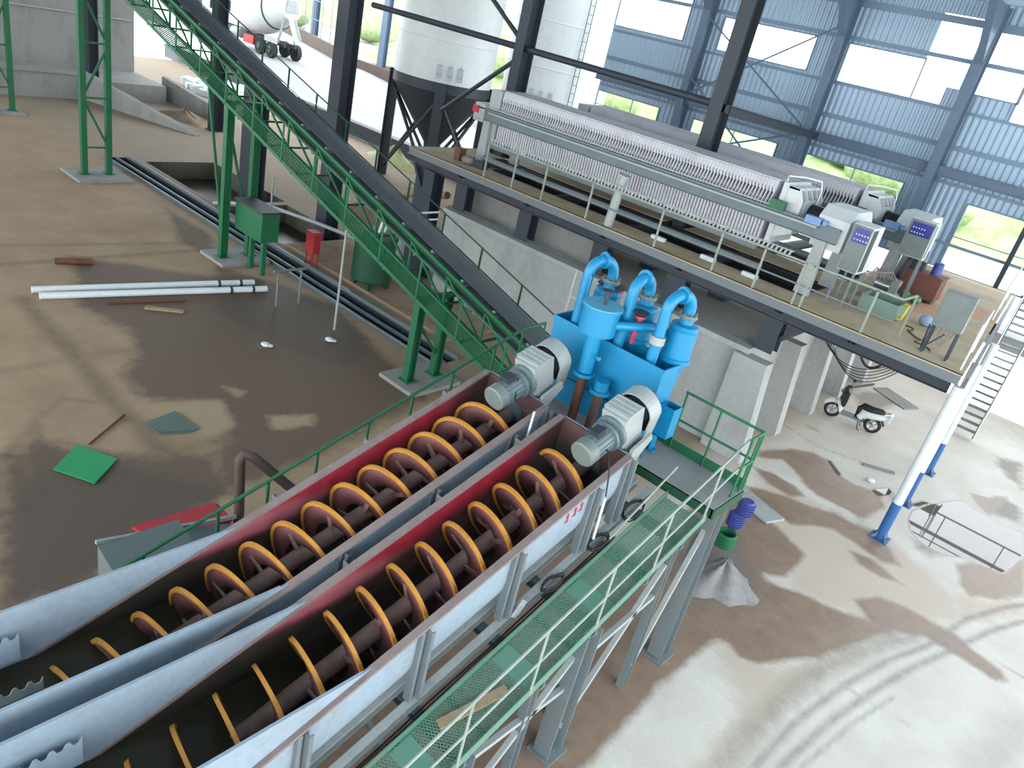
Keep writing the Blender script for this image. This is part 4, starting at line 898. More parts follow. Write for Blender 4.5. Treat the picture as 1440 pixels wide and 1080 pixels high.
while x<-6.2: b.bar((x,yr+.02,ZD+1.0),(x+.05,yr+.02,ZD+1.16),.03,.05); x+=.115
b.b2((-16.25,yr+.0,ZD+1.15),(-6.2,yr+.03,ZD+1.175)); b.build('cable_chain',M['ltgrey'],t)
t=thing('deck_side_rail','white railing along the right-hand edge of the press platform above the staircase','railing',(-2.2,23,ZD))
for y in(18.3,20.2,24.6,26.5,28.4):
    x=-1.95-(y-17.9)*.088; b=MB(); b.tube((x,y,ZD),(x,y,ZD+1.05),.022,n=8); b.build('rail_post',M['white'],t)
for h in(.55,1.05):
    b=MB(); b.tube((-1.98,18.3,ZD+h),(-2.15,20.2,ZD+h),.022,n=8); b.tube((-2.54,24.6,ZD+h),(-2.87,28.4,ZD+h),.022,n=8); b.build('top_rail' if h>1 else 'mid_rail',M['white'],t)

# filter presses
def plate_mesh():
    b=MB(); pr=[(-.72,-1.0),(.72,-1.0),(.72,.3),(-.72,.3)]
    b.b2((-.034,-.72,-.95),(.034,.72,.0)); b.b2((-.018,-.70,.0),(.018,.70,.4))
    b.b2((-.03,-.75,.34),(.03,.75,.44)); b.b2((-.0455,-.72,.4),(.0455,.72,.62)); b.b2((-.044,-.66,.62),(.044,.66,.66))
    for s in(-1,1): b.b2((-.02,s*.74-.07,-.05),(.02,s*.74+.07,.1)); b.bar((-.03,s*.73,.06),(.03,s*.73,.38),.03,.03)
    return b
pm=plate_mesh(); pmesh=None
def press(x0,yc,label,cab):
    global pmesh
    zc=6.03; t=thing('filter_press',label,'filter press',(x0+4.8,yc,ZD),'filter presses on the platform')
    for i in range(100):
        if pmesh is None:
            o=pm.build('filter_plate',M['plastic'],loc=(0,0,0)); pmesh=o.data
        else:
            o=bpy.data.objects.new('filter_plate',pmesh); COL.objects.link(o)
        o.parent=t; o.location=(x0+i*.0965-(x0+4.8),0,zc-ZD); WL[o.name]=A_((x0+i*.0965,yc,zc))
    for s in(-1,1):
        y=yc+s*.86
        b=MB(); b.chan((x0-.95,y-s*.0,zc-.2),(x0+11.55,y,zc-.2),.34,.09,flip=-s); b.b2((x0-.9,y-.09,zc-.03),(x0+11.55,y+.09,zc)); b.build('side_beam',M['teal'],t)
        b=MB(); b.bar((x0-.3,y+s*.12,zc-.1),(x0+11,y+s*.12,zc-.1),.05,.05); b.bar((x0-.3,y+s*.08,zc+.06),(x0+9.8,y+s*.08,zc+.06),.03,.03); b.build('chain_guide',M['ltgrey'],t)
    b=MB(); b.b2((x0-.55,yc-.78,zc-.98),(x0-.08,yc+.78,zc+.62)); b.b2((x0-1.0,yc-.95,zc-.45),(x0-.55,yc+.95,zc+.12)); b.build('fixed_head',M['ltgrey'],t)
    b=MB(); b.b2((x0-1.02,yc-1.02,zc-.2),(x0-.8,yc-.95,zc+.02)); b.build('end_cap',M['red'],t)
    xh=x0+9.75
    b=MB(); b.b2((xh,yc-.74,zc-.9),(xh+.12,yc+.74,zc+.66)); b.extr([(-.72,-.8),(.72,-.8),(.72,.62),(-.72,.62)],(xh+.12,yc,zc),(0,1,0),(0,0,1),(.02,0,0))
    for y in(-.66,-.3,.05,.36,.66): b.extr([(0,-.75),(.5,-.5),(.5,.3),(.34,.58),(0,.6)],(xh+.1,yc+y-.02,zc),(1,0,0),(0,0,1),(0,.04,0))
    b.b2((xh+.1,yc-.68,zc+.54),(xh+.42,yc+.68,zc+.6)); b.b2((xh+.56,yc-.5,zc-.5),(xh+.62,yc+.5,zc+.34)); b.build('moving_head',M['offwhite'],t)
    b=MB(); b.path([(xh+.0,yc-.6,zc+.66),(xh+.0,yc-.6,zc+.8),(xh+.3,yc-.2,zc+.84),(xh+.6,yc+.1,zc+.82),(xh+.66,yc+.15,zc+.6),(xh+.66,yc+.15,zc+.2)],.022,8); b.build('lifting_hoop',M['white'],t)
    b=MB(); b.b2((xh-.1,yc-.98,zc-.02),(xh+.3,yc-.82,zc+.22)); b.build('roller_bracket',M['green'],t)
    b=MB(); b.tube((xh+.6,yc,zc),(xh+1.2,yc,zc),.25,n=24); b.build('hydraulic_ram',M['black'],t)
    b=MB(); b.extr([(-.8,-.55),(.8,-.55),(.8,.2),(.5,.46),(-.5,.46),(-.8,.2)],(xh+1.15,yc,zc),(0,1,0),(0,0,1),(.78,0,0)); b.tube((xh+1.9,yc,zc),(xh+2.0,yc,zc),.26,n=20); b.build('cylinder_housing',M['offwhite'],t)
    b=MB(); b.b2((xh+.9,yc-1.0,zc-.06),(xh+1.3,yc-.82,zc+.12)); b.box((xh+1.4,yc-.92,zc+.05),(.1,.14,.1)); b.build('pull_trolley',M['ltblue'],t)
    for x in(x0-.4,x0+11.2):
        for s in(-1,1):
            b=MB(); b.extr([(-.2,0),(.2,0),(.13,zc-.372-ZD),(-.13,zc-.372-ZD)],(x,yc+s*.86-.06,ZD),(1,0,0),(0,0,1),(0,.12,0)); b.build('leg',M['ltgrey'],t)
    b=MB(); b.tube((x0-.2,yc-.95,ZD+.25),(x0+10,yc-.95,ZD+.25),.09,n=14); b.build('drain_pipe',M['colgrey'],t)
    b=MB(); b.bar((x0-.2,yc-.7,zc-1.12),(x0+9.6,yc-.7,zc-1.12),.05,.12); b.bar((x0-.2,yc+.7,zc-1.12),(x0+9.6,yc+.7,zc-1.12),.05,.12); b.build('drip_rail',M['colgrey'],t)
    return t
press(-17.3,20.15,'nearer filter press, a long pack of pale plates right behind the platform guard rail',0)
press(-16.45,23.75,'farther filter press, standing behind the dark building column next to the window wall',1)

def cabinet(name,label,lo,hi,legs=True,screen=True,open_side=True):
    (ax,ay,az),(bx,by,bz_)=lo,hi
    t=thing(name,label,'control cabinet',((ax+bx)/2,(ay+by)/2,ZD),'press control cabinets' if screen else None)
    b=MB(); b.b2((ax,ay,az),(bx,by,bz_)); b.build('body',M['offwhite'] if screen else M['grey'],t)
    b=MB(); b.b2((ax+.02,ay-.03,az+.02),(bx-.02,ay,bz_-.02)); d=b.build('door',M['grey'],t)
    if screen:
        b=MB(); b.b2((ax+.08,ay-.04,bz_-.42),(bx-.05,ay-.03,bz_-.08)); b.build('screen',M['screen'],d)
        b=MB()
        for k in range(5): b.b2((ax+.12+.07*k,ay-.05,bz_-.36),(ax+.15+.07*k,ay-.04,bz_-.33)); b.b2((ax+.12+.07*k,ay-.05,bz_-.24),(ax+.15+.07*k,ay-.04,bz_-.21))
        b.build('button_row',M['white'],d)
        b=MB(); b.b2((bx,ay+.04,az+.06),(bx+.012,ay+(by-ay)*.45,bz_-.06)); b.build('side_sheet',M['steel'] if open_side else M['grey'],t)  # dark sheet put in place of the open, shaded interior; plain grey otherwise
    if legs:
        for x in(ax+.05,bx-.05):
            for y in(ay+.05,by-.05): b=MB(); b.bar((x,y,ZD),(x,y,az if screen else bz_-.2),.05,.05); b.build('leg',M['colgrey'] if screen else M['steel'],t)
    return t
cabinet('control_cabinet','grey control cabinet with a dark blue panel at the end of the nearer filter press',(-5.48,19.15,5.2),(-5.0,19.95,6.33))
cabinet('control_cabinet','grey control cabinet with a bright blue panel at the end of the farther filter press',(-5.05,22.2,5.52),(-4.4,22.5,6.5),open_side=False)
t=cabinet('switch_cabinet','plain grey switch box on dark legs at the right front corner of the platform',(-2.93,18.45,4.92),(-2.32,18.75,5.75),screen=False)
b=MB()
for k in range(5): b.path([(-2.8+.09*k,18.6,4.92),(-2.82+.09*k,18.55,4.7+.03*k),(-2.6,18.5,4.5),(-2.75,18.5,4.3)],.012,6)
b.build('cable_bundle',M['mauve'],t)
b=MB(); b.bar((-2.95,18.5,4.3),(-2.6,18.5,4.8),.035,.035); b.bar((-2.95,18.7,4.3),(-2.95,18.5,4.9),.03,.03); b.build('leg_brace',M['steel'],t)
# hydraulic units, tray and small clutter on the deck
t=thing('hydraulic_tank','brown steel oil tank with hydraulic fittings standing on the platform','tank',(-4.45,23.85,ZD))
b=MB(); b.b2((-5.05,23.5,ZD+.08),(-3.95,24.2,ZD+.72)); b.b2((-5.08,23.47,ZD+.72),(-3.92,24.23,ZD+.75)); b.build('tank_body',M['brown'],t)
b=MB(); b.b2((-5.0,23.55,ZD),(-4.9,24.15,ZD+.08)); b.b2((-4.1,23.55,ZD),(-4.0,24.15,ZD+.08)); b.build('foot',M['steel'],t)
b=MB(); b.lathe((-4.25,23.85,ZD+.75),[(0,0),(.13,0),(.13,.32),(.1,.36),(0,.36)]); b.build('pump_motor',M['dkblue'],t)
b=MB(); b.box((-4.75,23.85,ZD+.86),(.36,.3,.22)); b.tube((-4.75,23.8,ZD+.97),(-4.75,23.8,ZD+1.12),.05); b.build('valve_block',M['steel'],t)
b=MB()
for k in range(5): b.path([(-4.9+.08*k,23.8,ZD+.97),(-4.86-.02*k,23.3,ZD+1.1),(-4.8-.02*k,22.8,ZD+.7+.05*k),(-4.8-.03*k,22.62,ZD+.56)],.022,6)
b.build('oil_hose',M['black'],t)
t=thing('oil_unit','small grey hydraulic pump unit with silvery fittings behind the grey-green tray','pump',(-4.9,21.6,ZD))
b=MB(); b.b2((-5.2,21.4,ZD),(-4.5,21.95,ZD+.3)); b.build('base',M['teal'],t)
b=MB(); b.lathe((-5.1,21.68,ZD+.45),[(0,0),(.15,0),(.15,.4),(.1,.45),(.1,.6),(0,.6)],(1,0,0)); b.build('pump_body',M['chrome'],t)
b=MB(); b.box((-4.6,21.6,ZD+.5),(.2,.25,.4)); b.build('valve_block',M['colgrey'],t)
b=MB()
for k in range(6): b.path([(-5.0+.1*k,21.6,ZD+.55),(-5.1+.08*k,21.2,ZD+.9),(-5.2,20.6,ZD+.5+.06*k),(-5.2+.04*k,20.06,ZD+.85+.02*k)],.016,6)
b.build('oil_hose',M['mauve'],t)
t=thing('oil_tray','grey-green open steel tray with a yellow handle on the platform behind the guard rail','tray',(-4.45,20.5,ZD))
b=MB(); wallbox(b,(-4.9,20.0,ZD+.02),(-3.98,20.75,ZD+.42),.02); b.build('tray_body',paint('grey_green_paint',(120,146,132),.5),t)
b=MB(); b.path([(-3.97,20.1,ZD+.1),(-3.85,20.1,ZD+.12),(-3.85,20.35,ZD+.45),(-3.97,20.4,ZD+.42)],.03,8); b.build('handle',paint('clear_yellow',(226,208,40),.5),t)
b=MB(); b.b2((-4.88,20.02,ZD+.24),(-4.0,20.73,ZD+.25)); b.build('tray_oil',M['black'],t)
for k,(x,y,l) in enumerate(((-4.55,22.95,'green striped watermelon on the platform, the left one of two before the brown tank'),(-4.25,22.88,'green striped watermelon on the platform, the right one of two before the brown tank'))):
    b=MB(); b.ball((x,y,ZD+.13),.13,sq=(1.15,1,1)); tag(b.build('watermelon',M['melon']),l,'watermelon','two watermelons')
b=MB(); b.ball((-3.45,20.9,ZD+.14),.17,sq=(1,.9,.82)); b.ball((-3.32,21.05,ZD+.1),.12,sq=(1.2,.9,.8)); tag(b.build('cloth_bundle',M['bluecloth']),'pale blue cloth bundle lying beside the plain grey switch box','cloth')
b=MB()
pts=[(-3.7,20.2,ZD+.02)]
for i in range(30): pts.append((-3.7+.03*i+.12*math.sin(i*.5),20.2-.05*i+.08*math.sin(i*.8),ZD+.015))
b.path(pts,.014,6); tag(b.build('floor_cable',M['rust']),'thin brown cable trailing over the platform from the tray to the switch box','cable')
t=thing('stand_pipe','short fat pale grey pipe standing on the platform front edge among the guard rail posts','pipe',(-11.45,18.2,ZD))
b=MB(); b.tube((-11.5,18.2,ZD+.012),(-11.4,18.2,ZD+1.4),.13,n=20); b.build('pipe_body',M['ltgrey'],t)
b=MB(); b.pipe((-11.4,18.2,ZD+1.4),(-11.39,18.2,ZD+1.46),.17,.1,24); b.build('pipe_flange',M['ltgrey'],t)
for k,(x,l) in enumerate(((-10.2,'white block on the platform edge nearest the fat pale pipe'),(-8.6,'white block at the middle of the platform edge'),(-7.35,'white block farthest right on the platform edge'))):
    b=MB(); b.box((x,18.85,ZD+.05),(.42,.14,.1)); tag(b.build('white_block',M['white']),l,'block','white blocks on the platform edge')
t=thing('press_scraps','low heap of rusty steel scrap at the left end of the platform','scrap',(-17.9,18.8,ZD))
b=MB(); b.box((-18.1,18.7,ZD+.2),(.25,.3,.4)); b.build('scrap_block',M['brown'],t)
b=MB(); b.ball((-17.6,18.6,ZD+.14),.2,sq=(1.2,1,.7)); b.build('scrap_lump',M['mauve'],t)
b=MB(); b.box((-17.2,18.75,ZD+.1),(.5,.3,.2)); b.build('scrap_plate',M['steel'],t)
# hanging cables below the deck
for k in range(5):
    a=A_((-5.05+.04*k,18.65+.06*k,3.72)); c=A_((-3.35+.07*k,18.32,3.7)); pts=[]
    for i in range(15):
        u=i/14; p=a+(c-a)*u; p[2]-=(.5+.09*k)*4*u*(1-u)*.8; pts.append(p)
    b=MB(); b.path(pts,.011,6); tag(b.build('hanging_cable',M['cable']),'thin black cable sagging in the bunch of five below the right part of the platform','cable','bunch of five sagging cables')
b=MB(); pts=[]
for i in range(15):
    u=i/14; pts.append((-4.0+u*.55,18.42,3.7-.22*4*u*(1-u)))
b.path(pts,.03,8); tag(b.build('hanging_hose',M['black']),'thick black hose looping below the platform edge above the scooter','hose')

# supporting pipes and the staircase at the platform's right side
for k,(x,y,l) in enumerate(((-1.82,17.93,'white pipe post with a blue foot standing at the front corner of the platform'),(-1.95,20.35,'white pipe post with a blue foot behind the front corner post'),(-2.05,23.0,'white pipe post with a blue foot farthest back under the platform side'))):
    t=thing('pipe_post',l,'post',(x,y,0),'blue-footed pipe posts'); hb=1.0
    b=MB(); b.tube((x,y,hb),(x,y,ZD-.25),.11,n=20); b.build('post_shaft',M['white'],t)
    b=MB(); b.tube((x,y,.02),(x,y,hb),.112,n=20); b.box((x,y,.01),(.42,.42,.02)); b.build('painted_foot',M['postblue'],t)
    for q in range(4):
        b=MB(); a=q*PI/2+PI/4; b.extr([(0,0),(.14,0),(0,.18)],(x+.1*math.cos(a),y+.1*math.sin(a),.02),(math.cos(a),math.sin(a),0),(0,0,1),(-.01*math.sin(a),.01*math.cos(a),0)); b.build('gusset',M['colgrey'],t)
t=thing('staircase','narrow grey steel staircase with white handrails at the right side of the platform','staircase',(-2.1,28.6,0))
P0=A_((-2.05,27.1,0.02)); P1=A_((-2.25,30.2,ZD))
d=P1-P0
for s in(-.32,.32):
    b=MB(); b.bar(P0+A_((s,0,0.1)),P1+A_((s,0,0)),.04,.2); b.build('stringer',M['colgrey'],t)
for i in range(1,20):
    p=P0+d*(i/20); b=MB(); b.box(p+A_((0,0,.03)),(.6,.22,.03)); b.build('step',M['colgrey'],t)
for s in(-.35,.35):
    for i in(0,4,8,12,16,20):
        p=P0+d*(i/20)+A_((s,0,0)); b=MB(); b.tube(p,p+A_((0,0,1.0)),.018,n=8); b.build('rail_post',M['white'],t)
    for h in(.5,1.0): b=MB(); b.tube(P0+A_((s,0,h)),P1+A_((s,0,h)),.02,n=8); b.build('top_rail' if h>.9 else 'mid_rail',M['white'],t)
b=MB(); b.b2((-2.7,30.22,ZD-.05),(-1.8,31.2,ZD)); b.bar((-1.8,30.22,ZD-.1),(-1.8,31.2,ZD-.1),.05,.1); b.build('landing',M['colgrey'],t)
for y in(30.3,31.1): b=MB(); b.tube((-1.82,y,ZD),(-1.82,y,ZD+1.05),.02,n=8); b.build('rail_post',M['white'],t)
b=MB(); b.tube((-1.82,30.3,ZD+1.05),(-1.82,31.1,ZD+1.05),.02,n=8); b.build('top_rail',M['white'],t)
# ------------------------------------------------------------------ silos
def silo(cx,cy,R,zb,base,label,ladder=False):
    t=thing('silo',label,'silo',(cx,cy,0),'silos behind the presses')
    b=MB(); b.lathe((cx,cy,0),[(R,zb),(R,17.5),(0,19)],n=56); b.build('barrel',M['white'],t)
    for z in (zb+1.9,zb+4.0,zb+6.2):
        b=MB(); b.lathe((cx,cy,z),[(R,0),(R+.02,.02),(R+.02,.07),(R,.09)],n=56); b.build('weld_band',M['white'],t)
    b=MB(); b.lathe((cx,cy,0),[(R+.03,zb+.1),(R+.03,zb-.35),(.45,zb-3.1),(.4,zb-3.5),(0,zb-3.5)],n=40); b.build('hopper_cone',M['steel'],t)
    az=math.atan2(cy,cx); L=[]
    for k in range(4):
        a=az+PI/2+k*PI/2; p=A_((cx+R*.97*math.cos(a),cy+R*.97*math.sin(a))); L.append(p)
        b=MB(); b.hbeam((p[0],p[1],base),(p[0],p[1],zb+.1),.5,.5,up=(math.cos(a),math.sin(a),0),t=.05); b.build('leg',M['steel'],t)
    for k in range(4):
        p,q=L[k],L[(k+1)%4]; b=MB(); b.bar((*p,base+.4),(*q,zb-.6),.12,.12); b.bar((*q,base+.4),(*p,zb-.6),.12,.12); b.bar((*p,zb-.2),(*q,zb-.2),.2,.3); b.build('leg_brace',M['steel'],t)
    u=A_((-math.cos(az),-math.sin(az),0)); v=A_((u[1],-u[0],0)) if False else A_((-u[1],u[0],0))
    for k,dx in enumerate((-.5,0,.5)):   # faded painted characters
        a0=math.atan2(u[1],u[0])+(.12 if not ladder else -.22)+dx/R; o=A_((cx+(R+.015)*math.cos(a0),cy+(R+.015)*math.sin(a0),zb+.55)); w=A_((-math.sin(a0),math.cos(a0),0))
        b=MB()
        for (x0,z0,x1,z1) in ((-.14,.3,.14,.3),(-.14,-.1,.14,-.1),(0,.42,0,-.3),(-.1,.3,-.14,-.3),(.1,.3,.14,-.3)): b.bar(o+w*x0+A_((0,0,z0)),o+w*x1+A_((0,0,z1)),.012,.05,up=(0,0,1) if x0!=x1 and z0==z1 else (math.cos(a0),math.sin(a0),0))
        b.build('faded_character',M['faint'],t)
    if ladder:
        a0=math.atan2(u[1],u[0])+.33; o=A_((cx+(R+.12)*math.cos(a0),cy+(R+.12)*math.sin(a0),0)); w=A_((-math.sin(a0),math.cos(a0),0))*.12; b=MB()
        for s in(-1,1): b.tube(o+w*s+A_((0,0,base+2)),o+w*s+A_((0,0,17)),.02,n=6)
        z=base+2
        while z<16.9: b.tube(o-w+A_((0,0,z)),o+w+A_((0,0,z)),.012,n=6); z+=.4
        b.build('ladder',M['steel'],t)
silo(-29.9,28.7,2.45,5.15,0.0,'white silo with a dark cone on dark legs, the left one of two')
silo(-26.9,33.9,2.75,4.9,.8,'white silo behind the presses next to the window wall, with a thin ladder',True)

# ------------------------------------------------------------------ mixer truck
t=thing('mixer_truck','white concrete mixer truck parked in the bright yard at the upper left','truck',(-57,35.6,2.0))
zg=2.0; cy=35.8
b=MB(); ax=nrm((1,0,.16)); c=A_((-61.0,cy,zg+2.55)); b.lathe(c,[(0,0),(.8,.1),(1.7,1.5),(1.78,3.2),(1.7,4.0),(.95,6.6),(.8,6.9),(0,6.9)],ax,36); dr=b.build('drum',M['white'],t)
b=MB(); b.lathe(c+ax*5.0,[(1.42,0),(1.46,.02),(1.46,.1),(1.38,.12)],ax,36); b.build('drum_ring',M['steel'],dr)
b=MB()
for k in(-.45,.45): b.bar((-64.5,cy+k,zg+1.05),(-54.0,cy+k,zg+1.05),.16,.26)
b.build('chassis',M['steel'],t)
b=MB(); b.b2((-66.4,cy-1.25,zg+.9),(-64.3,cy+1.25,zg+3.1)); b.build('cab',M['white'],t)
b=MB(); b.b2((-64.32,cy-.9,zg+2.0),(-64.28,cy+.9,zg+2.8)); b.b2((-65.9,cy-1.27,zg+2.0),(-64.9,cy-1.24,zg+2.8)); b.build('cab_window',M['black'],t)
for x in(-54.8,-56.3,-65.2):
    for s in(-1,1):
        b=MB(); b.lathe((x,cy+s*1.25-(.0 if s<0 else .4),zg+.58),[(0,0),(.3,0),(.34,.04),(.54,0),(.58,.06),(.58,.34),(.54,.4),(0,.4)],(0,1,0),28); w=b.build('wheel',M['tyre'],t)
        b=MB(); b.lathe((x,cy+s*1.27,zg+.58),[(0,-.03),(.2,-.03),(.28,.03),(0,.03)],(0,1,0),20); b.build('hub',M['dkgreen'],w)
b=MB()
for s in(-1,1): b.bar((-54.6,cy+s*.7,zg+1.2),(-54.2,cy+s*.5,zg+3.2),.14,.14)
b.bar((-55.6,cy-1.2,zg+1.3),(-53.9,cy-1.2,zg+1.3),.06,.4); b.build('rear_frame',M['ltgrey'],t)
b=MB(); b.extr([(-.35,.2),(-.2,-.05),(.2,-.05),(.35,.2),(.3,.22),(.17,0),(-.17,0),(-.3,.22)],(-54.2,cy,zg+3.0),(0,1,0),(0,0,1),(1.0,0,-1.5)); b.extr([(-.6,0),(.6,0),(.4,.9),(-.4,.9)],(-54.4,cy,zg+3.3),(0,1,0),(0,0,1),(.3,0,0)); b.build('discharge_chute',M['ltgrey'],t)
b=MB(); b.b2((-58.4,cy-1.3,zg+.5),(-57.0,cy-.8,zg+1.1)); b.build('side_tank',M['red'],t)
b=MB(); b.lathe((-60.0,cy-1.2,zg+1.0),[(0,0),(.35,0),(.35,1.2),(0,1.2)],(1,0,0),20); b.build('water_tank',M['ltgrey'],t)

# ------------------------------------------------------------------ scooter
def scooter():
    a=A_((-5.22,23.66,0)); c=A_((-4.02,23.86,0)); d=nrm(a-c); side=A_((d[1],-d[0],0)); up=A_((0,0,1.))
    mid=(a+c)/2
    t=thing('motor_scooter','small white motor scooter parked below the platform beside the white buttresses','scooter',tuple(mid))
    L=lambda f,s,z: mid+d*f+side*s+up*z      # f forward, s to one side, z up
    lean=-.0
    for f,n in((.61,'w'),(-.61,'w')):
        b=MB(); b.lathe(L(f,-.05,.25),[(.16,.02),(.2,0),(.25,.02),(.255,.05),(.25,.08),(.2,.1),(.16,.08)],side,28); w=b.build('wheel',M['tyre'],t)
        b=MB(); b.lathe(L(f,-.03,.25),[(0,-.02),(.05,-.02),(.05,.08),(0,.08)],side,16)
        for k in range(5):
            q=2*PI*k/5; e=d*math.cos(q)+up*math.sin(q); b.bar(L(f,0,.25),L(f,0,.25)+e*.17,.03,.03,up=side)
        b.lathe(L(f,-.03,.25),[(.15,0),(.17,0),(.17,.06),(.15,.06),(.15,0)],side,24); b.build('rim',M['chrome'],w)
    b=MB(); b.path([L(.61,0,.27),L(.57,0,.5),L(.48,0,.8),L(.42,0,.98)],[.03,.045,.045,.03],10); b.build('front_fork',M['white'],t)
    b=MB(); b.path(arc(L(.61,0,.25),.3,.35,2.5,d,up,10),[.05,.07,.08,.085,.085,.085,.085,.08,.07,.06,.04],10); b.build('front_fender',M['white'],t)
    b=MB(); b.extr([(.34,.3),(.4,.3),(.56,.62),(.5,.9),(.42,.94),(.46,.62)],L(0,-.17,0),d,up,side*.34); b.build('leg_shield',M['white'],t)
    b=MB(); b.extr([(-.25,.24),(.4,.24),(.42,.31),(-.22,.31)],L(0,-.14,0),d,up,side*.28); b.build('footboard',M['colgrey'],t)
    b=MB(); b.path([L(-.16,0,.34),L(-.25,0,.52),L(-.5,0,.55),L(-.8,0,.6),L(-.9,0,.62)],[.12,.15,.15,.11,.05],14); b.build('rear_body',M['white'],t)
    b=MB(); b.path([L(-.1,0,.62),L(-.18,0,.7),L(-.45,0,.68),L(-.72,0,.74),L(-.8,0,.74)],[.06,.12,.13,.1,.05],12); b.build('seat',M['black'],t)
    b=MB(); b.path([L(-.14,0,.3),L(-.12,0,.66)],.1,10); b.build('seat_post_cover',M['black'],t)
    b=MB(); b.path([L(.36,-.33,.98),L(.42,-.2,1.02),L(.42,.2,1.02),L(.36,.33,.98)],.018,8); h=b.build('handlebar',M['black'],t)
    for s in(-1,1):
        b=MB(); b.tube(L(.4,s*.25,1.02),L(.36,s*.32,1.2),.008,n=6); b.ball(L(.36,s*.33,1.23),.06,sq=(1,1,.7)); b.build('mirror',M['black'],h)
    b=MB(); b.extr([(.3,.55),(.36,.5),(.52,.75),(.5,1.06),(.4,1.1),(.3,.98)],L(0,-.24,0),d,up,side*.48); b.build('riding_apron',M['black'],t)
    b=MB(); b.ball(L(.52,0,.92),.08); b.build('headlamp',M['ltgrey'],t)
    b=MB(); b.path([L(-.78,-.12,.7),L(-.95,-.1,.78),L(-.95,.1,.78),L(-.78,.12,.7)],.018,8); b.build('grab_rail',M['white'],t)
    b=MB(); b.box(L(-1.0,0,.62),(.06,.2,.3),np.stack([d,side,up],1)); b.ball(L(-.98,0,.72),.09,sq=(.7,1,1.3)); b.build('tail_unit',M['white'],t)
    b=MB(); b.path(arc(L(-.61,0,.25),.3,.3,2.2,d*-1,up,8),[.03]*9,8); b.build('rear_fender',M['black'],t)
    b=MB(); b.path([L(-.61,.1,.25),L(-.3,.1,.24),L(-.15,.08,.26)],[.05,.07,.05],10); b.build('swing_arm',M['colgrey'],t)
    b=MB(); b.path([L(-.2,-.1,.22),L(-.26,-.2,.02),L(-.33,-.22,.015)],.016,8); b.path([L(-.22,.1,.22),L(-.3,.18,.02)],.016,8); b.build('kick_stand',M['steel'],t)
scooter()

# ------------------------------------------------------------------ loose things on the floors
def sheet(poly,z,th,name,mat,label,cat,group=None):
    b=MB(); b.extr(poly,(0,0,z),(1,0,0),(0,1,0),(0,0,th)); o=b.build(name,mat); tag(o,label,cat,group); return o
sheet([(-12.62,4.24),(-11.89,4.65),(-12.43,5.27),(-13.2,4.86)],.02,.025,'steel_sheet',paint('sheet_green',(36,152,92),.45,dirt=(30,110,70),amt=.5,scale=1.5),'bright green square steel sheet lying on the brown floor','sheet')
b=MB(); b.extr([(-13.41,6.21),(-12.91,6.31),(-12.72,6.8),(-12.78,7.05),(-13.1,7.0),(-13.59,6.96)],(0,0,.015),(1,0,0),(0,1,0),(0,0,.03)); b.extr([(-13.2,6.3),(-12.95,6.35),(-12.75,6.8),(-13.0,6.8)],(0,0,.045),(1,0,0),(0,1,0),(0,0,.02)); tag(b.build('broken_panel',paint('dull_grey_green_sheet',(92,110,100),.3,dirt=(50,70,60),amt=.6)),'torn grey-green panel lying on the brown floor beyond the green sheet','panel')
b=MB(); b.tube((-13.14,5.06,.03),(-13.88,6.04,.03),.022,n=8); tag(b.build('thin_rod',M['rust']),'thin dark rod on the floor pointing away from the green sheet','rod')
for k,(p,q,l) in enumerate((((-20.48,6.61),(-19.45,12.3),'long white pipe on the brown floor, the farther of two side by side'),((-20.05,6.64),(-18.9,12.4),'long white pipe on the brown floor, the nearer of two side by side'))):
    t=thing('floor_pipe',l,'pipe',(p[0],p[1],0),'two long white pipes'); b=MB(); r=.09; b.tube((*p,r),(*q,r),r,n=16); b.build('pipe_body',M['white'],t)
    p_=A_((*p,r));q_=A_((*q,r)); dd=nrm(q_-p_)
    for f in(.82,.93): b=MB(); c=p_+(q_-p_)*f; b.lathe(c-dd*.04,[(r,0),(r+.012,.005),(r+.012,.07),(r,.08)],dd,16); b.build('strap',M['steel'],t)
b=MB(); b.tube((-22.33,7.83,.09),(-22.06,8.72,.09),.09,n=14); tag(b.build('short_pipe',M['rust']),'short dark rusty pipe on the floor beyond the white pipes','pipe')
b=MB(); b.box((-18.5,9.1,.03),(.14,.95,.05),R=[[.82,.57,0],[-.57,.82,0],[0,0,1]]); tag(b.build('wood_board',M['wood']),'pale wooden board on the floor in front of the white pipes','board')
b=MB(); b.tube((-19.3,8.0,.03),(-18.9,9.9,.03),.03,n=8); tag(b.build('thin_batten',M['rust']),'thin dark batten on the floor beside the pale board','batten')
for (x,y,l) in((-15.7,10.4,'small crumpled white scrap on the wet floor, the left one of two'),(-15.35,12.15,'smaller white scrap on the wet floor, the right one of two')):
    b=MB(); random.seed(int(x*10)); vs=[]
    b.ball((x,y,.04),.13,10,6,(1.1,.9,.35)); b.ball((x+.1,y+.08,.03),.08,8,5,(1,1,.4)); tag(b.build('paper_scrap',M['white']),l,'scrap','white scraps on the wet floor')
